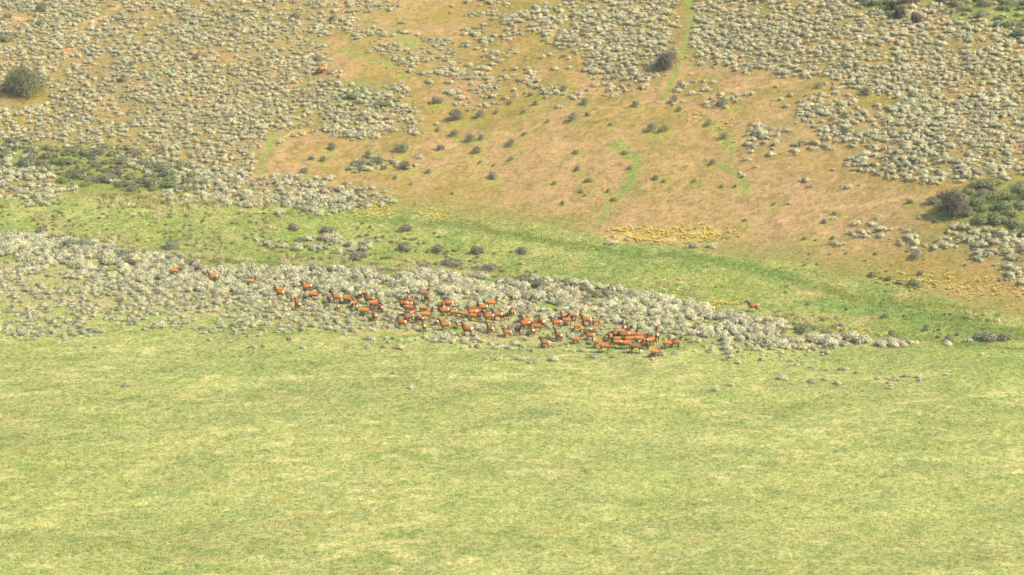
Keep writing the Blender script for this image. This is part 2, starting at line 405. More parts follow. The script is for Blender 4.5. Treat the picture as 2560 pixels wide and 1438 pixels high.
def leaf_material(name, instancer=False, attr='tone', random_stops=None, patch=True, transl=.25):
    m, nt, b = new_mat(name, .8)
    a = nt.nodes.new('ShaderNodeAttribute'); a.attribute_name = attr
    c = a.outputs['Color']
    if instancer:
        t = nt.nodes.new('ShaderNodeAttribute'); t.attribute_type = 'INSTANCER'; t.attribute_name = 'tint'
        c = mixcol(nt, 'MULTIPLY', 1.0, c, t.outputs['Color'])
    if random_stops:
        oi = nt.nodes.new('ShaderNodeObjectInfo')
        c = mixcol(nt, 'MULTIPLY', 1.0, c, ramp(nt, oi.outputs['Random'], random_stops))
    if patch:
        geo = nt.nodes.new('ShaderNodeNewGeometry').outputs['Position']
        c = mixcol(nt, 'MULTIPLY', 1.0, c, ramp(nt, noise_out(nt, .22, 3, geo), [(.35, (.86, .88, .84)), (.65, (1.12, 1.08, 1.06))]))
    nt.links.new(c, b.inputs['Base Color'])
    out = nt.nodes['Material Output']
    tr = nt.nodes.new('ShaderNodeBsdfTranslucent'); nt.links.new(c, tr.inputs['Color'])
    ms = nt.nodes.new('ShaderNodeMixShader'); ms.inputs[0].default_value = transl
    nt.links.new(b.outputs[0], ms.inputs[1]); nt.links.new(tr.outputs[0], ms.inputs[2])
    nt.links.new(ms.outputs[0], out.inputs['Surface'])
    return m

M_ground = ground_material()
SAGE_RAMP = [(0.0, (.92, .97, .88)), (.55, (1.0, 1.0, 1.0)), (.80, (1.04, .98, .92)), (1.0, (.74, .69, .70))]
M_sage = leaf_material('sage_leaves', random_stops=SAGE_RAMP, transl=.42)
M_shrub = leaf_material('shrub_leaves', transl=.4, random_stops=[(0, (.85, .95, .85)), (.6, (1, 1, 1)), (1, (1.18, 1.05, .95))])
M_grass = leaf_material('grass_blades', instancer=True, patch=False, transl=.5)
M_flower = leaf_material('flower_petals', instancer=True, patch=False, transl=.3)
def bark_material():
    m, nt, b = new_mat('bark', .9)
    tc = nt.nodes.new('ShaderNodeTexCoord').outputs['Object']
    nt.links.new(ramp(nt, noise_out(nt, 7, 4, tc), [(.3, (.10, .075, .06)), (.7, (.22, .18, .15))]), b.inputs['Base Color'])
    return m
M_bark = bark_material()
def elk_material():
    m, nt, b = new_mat('elk_coat', .75)
    a = nt.nodes.new('ShaderNodeAttribute'); a.attribute_name = 'tone'
    oi = nt.nodes.new('ShaderNodeObjectInfo')
    tc = nt.nodes.new('ShaderNodeTexCoord').outputs['Object']
    c = mixcol(nt, 'MULTIPLY', 1.0, a.outputs['Color'], oi.outputs['Color'])
    c = mixcol(nt, 'MULTIPLY', 1.0, c, ramp(nt, noise_out(nt, 5, 4, tc), [(.3, (.66, .64, .62)), (.7, (1.3, 1.28, 1.25))]))
    nt.links.new(c, b.inputs['Base Color'])
    return m
M_elk = elk_material()

# ------------------------------------------------------------------ mesh helpers
def unit(v): return v / (np.linalg.norm(v, axis=-1, keepdims=True) + 1e-9)

def np_mesh(name, verts, faces, mat, tone=None, smooth=False, attr='tone', nrm=None):
    """faces: (n,3) or (n,4) int array; tone: per-vertex rgb"""
    me = bpy.data.meshes.new(name)
    verts = np.asarray(verts, np.float32); faces = np.asarray(faces, np.int32)
    if nrm is not None:      # wind every leaf so that its face agrees with the way the foliage mass faces
        g = np.cross(verts[faces[:, 1]] - verts[faces[:, 0]], verts[faces[:, 2]] - verts[faces[:, 0]])
        fl = (g * nrm[faces[:, 0]]).sum(1) < 0
        faces[fl] = faces[fl][:, ::-1]
    k = faces.shape[1]
    me.vertices.add(len(verts)); me.vertices.foreach_set('co', verts.ravel())
    me.loops.add(faces.size); me.loops.foreach_set('vertex_index', faces.ravel())
    me.polygons.add(len(faces)); me.polygons.foreach_set('loop_start', np.arange(0, faces.size, k, dtype=np.int32))
    me.update(calc_edges=True)
    if smooth: me.polygons.foreach_set('use_smooth', np.ones(len(faces), bool))
    if tone is not None:
        a = me.color_attributes.new(attr, 'FLOAT_COLOR', 'POINT')
        c = np.ones((len(verts), 4), np.float32); c[:, :3] = tone
        a.data.foreach_set('color', c.ravel())
    if mat: me.materials.append(mat)
    if nrm is not None:
        me.polygons.foreach_set('use_smooth', np.ones(len(faces), bool))
        me.normals_split_custom_set_from_vertices(unit(nrm).tolist())
    return me

def tag(o, label=None, cat=None, group=None, kind=None):
    if label: o['label'] = label
    if cat: o['category'] = cat
    if group: o['group'] = group
    if kind: o['kind'] = kind
    return o

def link(name, me, parent=None):
    o = bpy.data.objects.new(name, me); col.objects.link(o)
    if parent: o.parent = parent
    return o

# ------------------------------------------------------------------ ground
def axis(core0, core1, step, lo, hi, grow=1.12):
    c = list(np.arange(core0, core1 + step * .5, step))
    s = step; v = c[-1]; up = []
    while v < hi: s *= grow; v += s; up.append(v)
    s = step; v = c[0]; dn = []
    while v > lo: s *= grow; v -= s; dn.append(v)
    return np.array(dn[::-1] + c + up)

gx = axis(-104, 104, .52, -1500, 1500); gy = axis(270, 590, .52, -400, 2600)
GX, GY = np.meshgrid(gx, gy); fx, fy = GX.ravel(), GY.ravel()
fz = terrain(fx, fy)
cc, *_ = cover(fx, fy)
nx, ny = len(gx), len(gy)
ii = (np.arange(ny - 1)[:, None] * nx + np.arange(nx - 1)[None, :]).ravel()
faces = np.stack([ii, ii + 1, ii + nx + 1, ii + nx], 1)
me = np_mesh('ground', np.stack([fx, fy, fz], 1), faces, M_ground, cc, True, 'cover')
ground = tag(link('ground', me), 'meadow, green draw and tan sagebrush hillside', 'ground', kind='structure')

# ------------------------------------------------------------------ air
def haze(density):
    bm = bmesh.new(); bmesh.ops.create_cube(bm, size=1.0)
    x0, x1, y0, y1, z0, z1 = -1600, 1600, -500, 2750, float(fz.min()) - 1.5, max(float(fz.max()), HC) + 6
    for v in bm.verts:
        v.co = Vector(((x0 + x1) / 2 + v.co.x * (x1 - x0), (y0 + y1) / 2 + v.co.y * (y1 - y0), (z0 + z1) / 2 + v.co.z * (z1 - z0)))
    me = bpy.data.meshes.new('haze'); bm.to_mesh(me); bm.free()
    m = bpy.data.materials.new('haze_air'); m.use_nodes = True; nt = m.node_tree
    for n in list(nt.nodes):
        if n.type == 'BSDF_PRINCIPLED': nt.nodes.remove(n)
    pv = nt.nodes.new('ShaderNodeVolumePrincipled'); pv.inputs['Density'].default_value = density
    pv.inputs['Color'].default_value = (.97, .96, .92, 1); pv.inputs['Anisotropy'].default_value = 0.0
    nt.links.new(pv.outputs[0], nt.nodes['Material Output'].inputs['Volume'])
    me.materials.append(m)
    tag(link('haze', me), 'thin pale haze in the air over the valley', 'haze', kind='stuff')
haze(0.00006)

# ------------------------------------------------------------------ plants: source meshes
def unit(v): return v / (np.linalg.norm(v, axis=-1, keepdims=True) + 1e-9)

def facing(v, z0, seed, up=.55, jit=.45):
    r = np.random.default_rng(seed)
    n = unit((v - np.array([0, 0, z0])) * np.array([1, 1, 1.2])) + np.array([0, 0, up])
    j = r.normal(0, jit, (len(v) // 3 + 1, 3)).repeat(3, 0)[:len(v)]
    return unit(n + j)

def leaf_cloud(r, centres, normals, size, aspect=1.7, spread=.6):
    """one triangle-pair leaf spray per centre, pointing along its normal with scatter"""
    n = len(centres)
    d = unit(normals + r.normal(0, spread, (n, 3)))
    side = unit(np.cross(d, r.normal(0, 1, (n, 3))))
    L = size * r.uniform(.6, 1.3, (n, 1)); w = L / aspect
    b0 = centres - side * w * .5; b1 = centres + side * w * .5
    tip = centres + d * L + side * w * r.uniform(-.3, .3, (n, 1))
    V = np.stack([b0, b1, tip], 1).reshape(-1, 3)
    Fc = np.arange(3 * n).reshape(-1, 3)
    return V, Fc

def make_sage(seed, lobes, per, wide=1.0, tall=1.0, leaf=.12, dead=0.0):
    r = np.random.default_rng(seed)
    V = []; Fs = []; T = []; off = 0
    lc = []
    for k in range(lobes):
        a = r.uniform(0, 2 * math.pi); d = math.sqrt(r.uniform(0, 1)) * .74
        lc.append((math.cos(a) * d * wide, math.sin(a) * d, .16 + .22 * (1 - d) + r.uniform(-.05, .10), r.uniform(.18, .34)))
    for (cx, cy, cz, R) in lc:
        n = per
        u = unit(r.normal(0, 1, (n, 3))); u[:, 2] = np.abs(u[:, 2]) * 1.2 - .42; u = unit(u)
        c = np.array([cx, cy, cz * tall]) + u * R * r.uniform(.65, 1.0, (n, 1)) * np.array([1.05, 1.05, .95 * tall]); c[:, 2] = np.maximum(c[:, 2], .01)
        v, f = leaf_cloud(r, c, u + np.array([0, 0, .75]), leaf, 1.5, .45)
        z = v[:, 2]; base = np.repeat(r.uniform(0, 1, n), 3)
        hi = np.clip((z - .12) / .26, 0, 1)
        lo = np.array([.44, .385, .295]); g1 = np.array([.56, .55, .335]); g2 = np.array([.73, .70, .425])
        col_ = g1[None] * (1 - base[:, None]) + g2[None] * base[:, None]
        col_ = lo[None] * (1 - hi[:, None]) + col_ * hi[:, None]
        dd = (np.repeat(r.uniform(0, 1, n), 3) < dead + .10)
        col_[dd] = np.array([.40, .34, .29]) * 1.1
        V.append(v); Fs.append(f + off); T.append(col_); off += len(v)
    # woody stems fanning out from the base
    for k in range(26):
        a = r.uniform(0, 6.283); e = r.uniform(.25, 1.0); L = r.uniform(.35, .6)
        p = np.array([math.cos(a) * e * L * wide, math.sin(a) * e * L, L * (1.15 - e * .5) * tall])
        s = np.array([-math.sin(a), math.cos(a), 0]) * .022
        v = np.array([s, -s, p]); V.append(v); Fs.append(np.array([[0, 1, 2]]) + off); off += 3
        T.append(np.tile([.30, .24, .20], (3, 1)))
    # brown twig core: low dome
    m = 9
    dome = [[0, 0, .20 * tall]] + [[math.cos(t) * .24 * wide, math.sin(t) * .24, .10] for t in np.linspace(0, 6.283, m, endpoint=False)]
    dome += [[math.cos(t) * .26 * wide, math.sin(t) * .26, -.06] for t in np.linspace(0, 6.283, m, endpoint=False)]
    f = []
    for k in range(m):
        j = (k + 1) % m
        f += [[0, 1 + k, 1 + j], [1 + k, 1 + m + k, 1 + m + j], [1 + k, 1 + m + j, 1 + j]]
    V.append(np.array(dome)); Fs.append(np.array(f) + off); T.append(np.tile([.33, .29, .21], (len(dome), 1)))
    return np.concatenate(V), np.concatenate(Fs), np.concatenate(T)

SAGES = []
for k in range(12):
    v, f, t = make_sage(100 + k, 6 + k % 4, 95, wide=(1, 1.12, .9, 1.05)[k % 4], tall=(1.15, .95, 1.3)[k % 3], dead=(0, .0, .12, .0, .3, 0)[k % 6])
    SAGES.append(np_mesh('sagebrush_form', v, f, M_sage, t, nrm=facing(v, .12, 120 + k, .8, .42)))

def make_shrub(seed, n, green, dark, flat=.8, leaf=.16, stemmy=.0, lobes=9):
    """rounded leafy shrub, 1 m radius unit"""
    r = np.random.default_rng(seed)
    V = []; Fs = []; T = []; off = 0
    L = []
    for k in range(lobes):
        a = r.uniform(0, 6.283); d = math.sqrt(r.uniform(0, 1)) * .62
        L.append((math.cos(a) * d, math.sin(a) * d, (.28 + .46 * (1 - d) + r.uniform(-.08, .1)) * flat, r.uniform(.32, .46)))
    per = n // lobes
    for (cx, cy, cz, R) in L:
        u = unit(r.normal(0, 1, (per, 3)))
        c = np.array([cx, cy, cz]) + u * R * (r.uniform(.3, 1, (per, 1)) ** .5) * np.array([1, 1, .85 * flat + .1])
        c[:, 2] = np.maximum(c[:, 2], .03)
        v, f = leaf_cloud(r, c, u * .7 + np.array([0, 0, .35]), leaf, 1.3, .8)
        b = np.repeat(r.uniform(0, 1, per), 3)[:, None]
        t = np.array(green)[None] * b + np.array(dark)[None] * (1 - b)
        if stemmy > 0:
            q = (np.repeat(r.uniform(0, 1, per), 3) < stemmy); t[q] = np.array([.22, .17, .14])
        V.append(v); Fs.append(f + off); T.append(t); off += len(v)
    return np.concatenate(V), np.concatenate(Fs), np.concatenate(T)

SH_DARK = []; SH_GREEN = []; SH_BROWN = []
for k in range(5):
    for lst, nm, a in ((SH_DARK, 'dark_shrub_form', (200 + k, 900, (.31, .315, .19), (.20, .20, .125), 1.0, .11, .12)),
                       (SH_GREEN, 'green_shrub_form', (230 + k, 1100, (.33, .34, .16), (.22, .235, .11), .72, .12, .06)),
                       (SH_BROWN, 'brown_shrub_form', (260 + k, 1000, (.37, .34, .215), (.26, .245, .155), .85, .12, .25))):
        g = make_shrub(*a)
        lst.append(np_mesh(nm, g[0], g[1], M_shrub, g[2], nrm=facing(g[0], .1, k, .3, .6)))

def form(name, g, mat, up=.9):
    n = facing(g[0], -.4, 5, up, .35)
    return np_mesh(name, g[0], g[1], mat, g[2], nrm=n)

# grass tufts, bunchgrass, flowers (sources for the uncountable cover)
def make_tuft(seed, n, h, spread, w, curl=.5, tipc=(1.10, 1.08, 1.0), basec=(.95, .96, .92)):
    r = np.random.default_rng(seed)
    a = r.uniform(0, 6.283, n); d = np.sqrt(r.uniform(0, 1, n)) * spread
    b = np.stack([np.cos(a) * d, np.sin(a) * d, np.full(n, -.02)], 1)
    a2 = a + r.normal(0, .8, n)
    hh = h * r.uniform(.55, 1.2, n); out = hh * r.uniform(.1, curl, n)
    tip = b + np.stack([np.cos(a2) * out, np.sin(a2) * out, hh], 1)
    s = r.uniform(0, 6.283, n); side = np.stack([np.cos(s), np.sin(s), np.zeros(n)], 1) * w * .5
    V = np.stack([b - side, b + side, tip], 1).reshape(-1, 3)
    T = np.tile(np.array([basec, basec, tipc]), (n, 1)) * np.repeat(r.uniform(.82, 1.18, n), 3)[:, None]
    return V, np.arange(3 * n).reshape(-1, 3), T

def make_flower(seed):
    r = np.random.default_rng(seed)
    V = []; Fs = []; T = []; off = 0
    for k in range(7):      # leaves
        a = r.uniform(0, 6.283); p = np.array([math.cos(a), math.sin(a), 0])
        s = np.array([-math.sin(a), math.cos(a), 0]) * .05
        v = np.array([p * .04 - s, p * .04 + s, p * .26 + [0, 0, .16]]); V.append(v); Fs.append(np.array([[0, 1, 2]]) + off); off += 3
        T.append(np.tile([.20, .27, .10], (3, 1)))
    for k in range(7):      # flower heads: small discs facing up and outward
        a = r.uniform(0, 6.283); d = r.uniform(.03, .24); c = np.array([math.cos(a) * d, math.sin(a) * d, r.uniform(.24, .40)])
        nrm = unit(np.array([math.cos(a) * .5, math.sin(a) * .5 - .4, 1.0]))
        e1 = unit(np.cross(nrm, [1, .2, .1])); e2 = np.cross(nrm, e1); R = r.uniform(.055, .08)
        ring = [c + (e1 * math.cos(t) + e2 * math.sin(t)) * R for t in np.linspace(0, 6.283, 6, endpoint=False)]
        V.append(np.array([c + nrm * .01] + ring)); Fs.append(np.array([[0, 1 + j, 1 + (j + 1) % 6] for j in range(6)]) + off); off += 7
        T.append(np.tile([.76, .50, .08], (7, 1)))
    return np.concatenate(V), np.concatenate(Fs), np.concatenate(T)

def src_collection(name, meshes):
    c = bpy.data.collections.new(name)
    for me in meshes:
        c.objects.link(bpy.data.objects.new(me.name, me))
    return c

def scatter_stuff(name, label, cat, sources, P, rot, scl, idx, tint=None):
    """ONE object: points carrying plants by geometry nodes"""
    me = bpy.data.meshes.new(name)
    me.vertices.add(len(P)); me.vertices.foreach_set('co', np.asarray(P, np.float32).ravel())
    for nm, typ, arr in (('rz', 'FLOAT', rot), ('sc', 'FLOAT', scl), ('pick', 'INT', idx)):
        a = me.attributes.new(nm, typ, 'POINT'); a.data.foreach_set('value', np.asarray(arr, np.float32 if typ == 'FLOAT' else np.int32))
    if tint is not None:
        a = me.attributes.new('tint', 'FLOAT_COLOR', 'POINT')
        c = np.ones((len(P), 4), np.float32); c[:, :3] = tint; a.data.foreach_set('color', c.ravel())
    o = link(name, me)
    ng = bpy.data.node_groups.new(name + '_scatter', 'GeometryNodeTree')
    ng.interface.new_socket('Geometry', in_out='INPUT', socket_type='NodeSocketGeometry')
    ng.interface.new_socket('Geometry', in_out='OUTPUT', socket_type='NodeSocketGeometry')
    N = ng.nodes; Lk = ng.links
    gi = N.new('NodeGroupInput'); go = N.new('NodeGroupOutput')
    ip = N.new('GeometryNodeInstanceOnPoints'); ci = N.new('GeometryNodeCollectionInfo')
    ci.inputs['Collection'].default_value = src_collection(name + '_forms', sources)
    ci.inputs['Separate Children'].default_value = True; ci.inputs['Reset Children'].default_value = True
    def na(n, t):
        q = N.new('GeometryNodeInputNamedAttribute'); q.data_type = t; q.inputs['Name'].default_value = n; return q.outputs[0]
    cx = N.new('ShaderNodeCombineXYZ'); Lk.new(na('rz', 'FLOAT'), cx.inputs[2])
    Lk.new(gi.outputs[0], ip.inputs['Points']); Lk.new(ci.outputs[0], ip.inputs['Instance'])
    ip.inputs['Pick Instance'].default_value = True
    Lk.new(na('pick', 'INT'), ip.inputs['Instance Index']); Lk.new(cx.outputs[0], ip.inputs['Rotation']); Lk.new(na('sc', 'FLOAT'), ip.inputs['Scale'])
    Lk.new(ip.outputs[0], go.inputs[0])
    md = o.modifiers.new('scatter', 'NODES'); md.node_group = ng
    return tag(o, label, cat, kind='stuff')

# ------------------------------------------------------------------ elk
TAN = np.array([.285, .108, .026]); RED = np.array([.18, .072, .024]); DK = np.array([.042, .024, .018]); MID = np.array([.10, .046, .026])
CREAM = np.array([.70, .50, .31])
def elk_mesh(name, neck, head, stride=0.0, lateral=0.0, lie=False):
    """neck: (dx, dz) of neck middle from the base; head: (dx, dz) of the head; lateral swings the head sideways"""
    P = []; R = []; E = []; tagv = []
    def add(p, r, par=None, t=0):
        P.append(p); R.append(r); tagv.append(t)
        if par is not None: E.append((par, len(P) - 1))
        return len(P) - 1
    root = add((-.42, 0, 1.06), (.26, .32), None, 0)
    rump = add((-.72, 0, 1.10), (.21, .24), root, 1)
    tail = add((-.90, 0, 1.06), (.07, .09), rump, 1)
    mid = add((-.05, 0, 1.00), (.27, .33), root, 0)
    ch = add((.35, 0, 1.00), (.25, .35), mid, 0)
    nb = add((.60, 0, 1.16), (.18, .25), ch, 2)
    n1 = add((.62 + neck[0] * .5, lateral * .15, 1.18 + neck[1] * .5), (.135, .19), nb, 3)
    n2 = add((.62 + neck[0], lateral * .5, 1.18 + neck[1]), (.105, .135), n1, 3)
    hx, hz = .62 + neck[0], 1.18 + neck[1]
    L = math.hypot(head[0], head[1]); dx, dz = head[0] / L, head[1] / L
    if lateral:
        s = min(abs(lateral) * 2.2, 1.0) * (1 if lateral > 0 else -1); fx_ = math.sqrt(max(0, 1 - s * s * .92))
    else: s = 0; fx_ = 1
    h0 = add((hx + dx * .10 * fx_, lateral * .5 + s * .10, hz + dz * .10 + .03), (.095, .105), n2, 4)
    h1 = add((hx + dx * .28 * fx_, lateral * .5 + s * .28, hz + dz * .28), (.066, .075), h0, 4)
    h2 = add((hx + dx * .46 * fx_, lateral * .5 + s * .46, hz + dz * .46), (.045, .05), h1, 5)
    for sg in (-1, 1):
        ex = -s * sg * .5; ey = sg * (1 if not s else math.sqrt(max(.05, 1 - s * s)))
        bx, by, bz = P[h0]
        e = add((bx + ex * .12 - .04, by + ey * .12, bz + .12), (.035, .05), h0, 4)
        add((bx + ex * .22 - .06, by + ey * .22, bz + .22), (.012, .02), e, 4)
        # legs
        st = stride * sg
        if lie:
            f0 = add((.42, sg * .15, .80), (.10, .13), ch, 6); f1 = add((.55, sg * .16, .58), (.06, .07), f0, 6)
            f2 = add((.80, sg * .16, .62), (.04, .045), f1, 6); add((.55, sg * .15, .54), (.035, .04), f2, 6)
            r0 = add((-.52, sg * .18, .85), (.13, .18), root, 0); r1 = add((-.25, sg * .24, .62), (.08, .1), r0, 6)
            r2 = add((-.6, sg * .24, .56), (.045, .05), r1, 6); add((-.3, sg * .25, .54), (.035, .04), r2, 6)
        else:
            f0 = add((.40, sg * .15, .78), (.105, .14), ch, 6); f1 = add((.38 + st * .12, sg * .16, .62), (.065, .08), f0, 6)
            f2 = add((.42 + st * .28, sg * .15, .36), (.045, .05), f1, 7); f3 = add((.40 + st * .30, sg * .15, .10), (.032, .036), f2, 7)
            add((.45 + st * .30, sg * .15, .02), (.04, .045), f3, 7)
            r0 = add((-.55, sg * .16, .86), (.13, .19), root, 0); r1 = add((-.42 - st * .08, sg * .17, .66), (.085, .12), r0, 6)
            r2 = add((-.70 - st * .22, sg * .15, .44), (.045, .055), r1, 7); r3 = add((-.63 - st * .28, sg * .15, .11), (.033, .038), r2, 7)
            add((-.57 - st * .28, sg * .15, .02), (.04, .045), r3, 7)
    me = bpy.data.meshes.new(name); me.from_pydata(P, E, [])
    o = bpy.data.objects.new(name, me); col.objects.link(o)
    md = o.modifiers.new('skin', 'SKIN'); md.use_smooth_shade = True
    for k, sv in enumerate(me.skin_vertices[0].data):
        sv.radius = R[k]; sv.use_root = (k == root)
    ss = o.modifiers.new('sub', 'SUBSURF'); ss.levels = 1; ss.render_levels = 1
    dg = C.evaluated_depsgraph_get(); dg.update()
    res = bpy.data.meshes.new_from_object(o.evaluated_get(dg)); res.name = name
    bpy.data.objects.remove(o); bpy.data.meshes.remove(me)
    n = len(res.vertices); co = np.empty(n * 3, np.float32); res.vertices.foreach_get('co', co); co = co.reshape(-1, 3)
    Pn = np.array(P)
    # nearest bone decides the coat colour
    best = np.full(n, 1e9); c0 = np.zeros((n, 3))
    table = {0: TAN, 1: TAN * .98, 2: TAN * .42, 3: DK * 1.25, 4: MID * .85, 5: DK, 6: RED * .80, 7: MID * .72}
    for a, b in E:
        pa, pb = Pn[a], Pn[b]; v = pb - pa; t = np.clip(((co - pa) @ v) / (v @ v + 1e-9), 0, 1)
        rad = np.array([max(R[a]), max(R[b])]); d = np.linalg.norm(co - (pa + t[:, None] * v), axis=1) / (rad[0] * (1 - t) + rad[1] * t)
        m_ = d < best; best[m_] = d[m_]
        cc_ = table[tagv[a]][None] * (1 - t[:, None]) + table[tagv[b]][None] * t[:, None]
        c0[m_] = cc_[m_]
    # ridge a touch darker, belly line dark, cream rump patch
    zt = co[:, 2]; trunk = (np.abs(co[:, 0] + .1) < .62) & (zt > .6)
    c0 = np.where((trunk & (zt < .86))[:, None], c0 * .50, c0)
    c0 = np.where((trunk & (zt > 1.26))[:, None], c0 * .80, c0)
    patch = (co[:, 0] < -.80) & (zt > .84) & (zt < 1.30) & (np.abs(co[:, 1]) < .19)
    c0 = np.where(patch[:, None], CREAM[None], c0)
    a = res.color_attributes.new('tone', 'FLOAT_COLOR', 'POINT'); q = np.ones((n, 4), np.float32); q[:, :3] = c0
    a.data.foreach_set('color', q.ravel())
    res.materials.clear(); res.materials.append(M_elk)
    return res

ELK = {
    'up': elk_mesh('elk_form', (.20, .46), (.9, -.30)),
    'L': elk_mesh('elk_form', (.18, .44), (.9, -.25), lateral=.38),
    'R': elk_mesh('elk_form', (.18, .44), (.9, -.25), lateral=-.38),
    'walk': elk_mesh('elk_form', (.30, .34), (.9, -.35), stride=1.0),
    'low': elk_mesh('elk_form', (.46, -.02), (.7, -.7), stride=.5),
    'fwd': elk_mesh('elk_form', (.36, .26), (.9, -.45), stride=.5),
    'graze': elk_mesh('elk_form', (.36, -.52), (.45, -.85), stride=.7),
    'grazeR': elk_mesh('elk_form', (.34, -.46), (.5, -.8), stride=.4, lateral=-.3),
    'back': elk_mesh('elk_form', (.02, .40), (.3, -.15), lateral=.45),
}
BRIGHT, NORM, DARKT, GREY, PALE = (1.12, 1.12, 1.1), (1, 1, 1), (.72, .72, .78), (.62, .78, 1.15), (1.15, 1.35, 1.5)
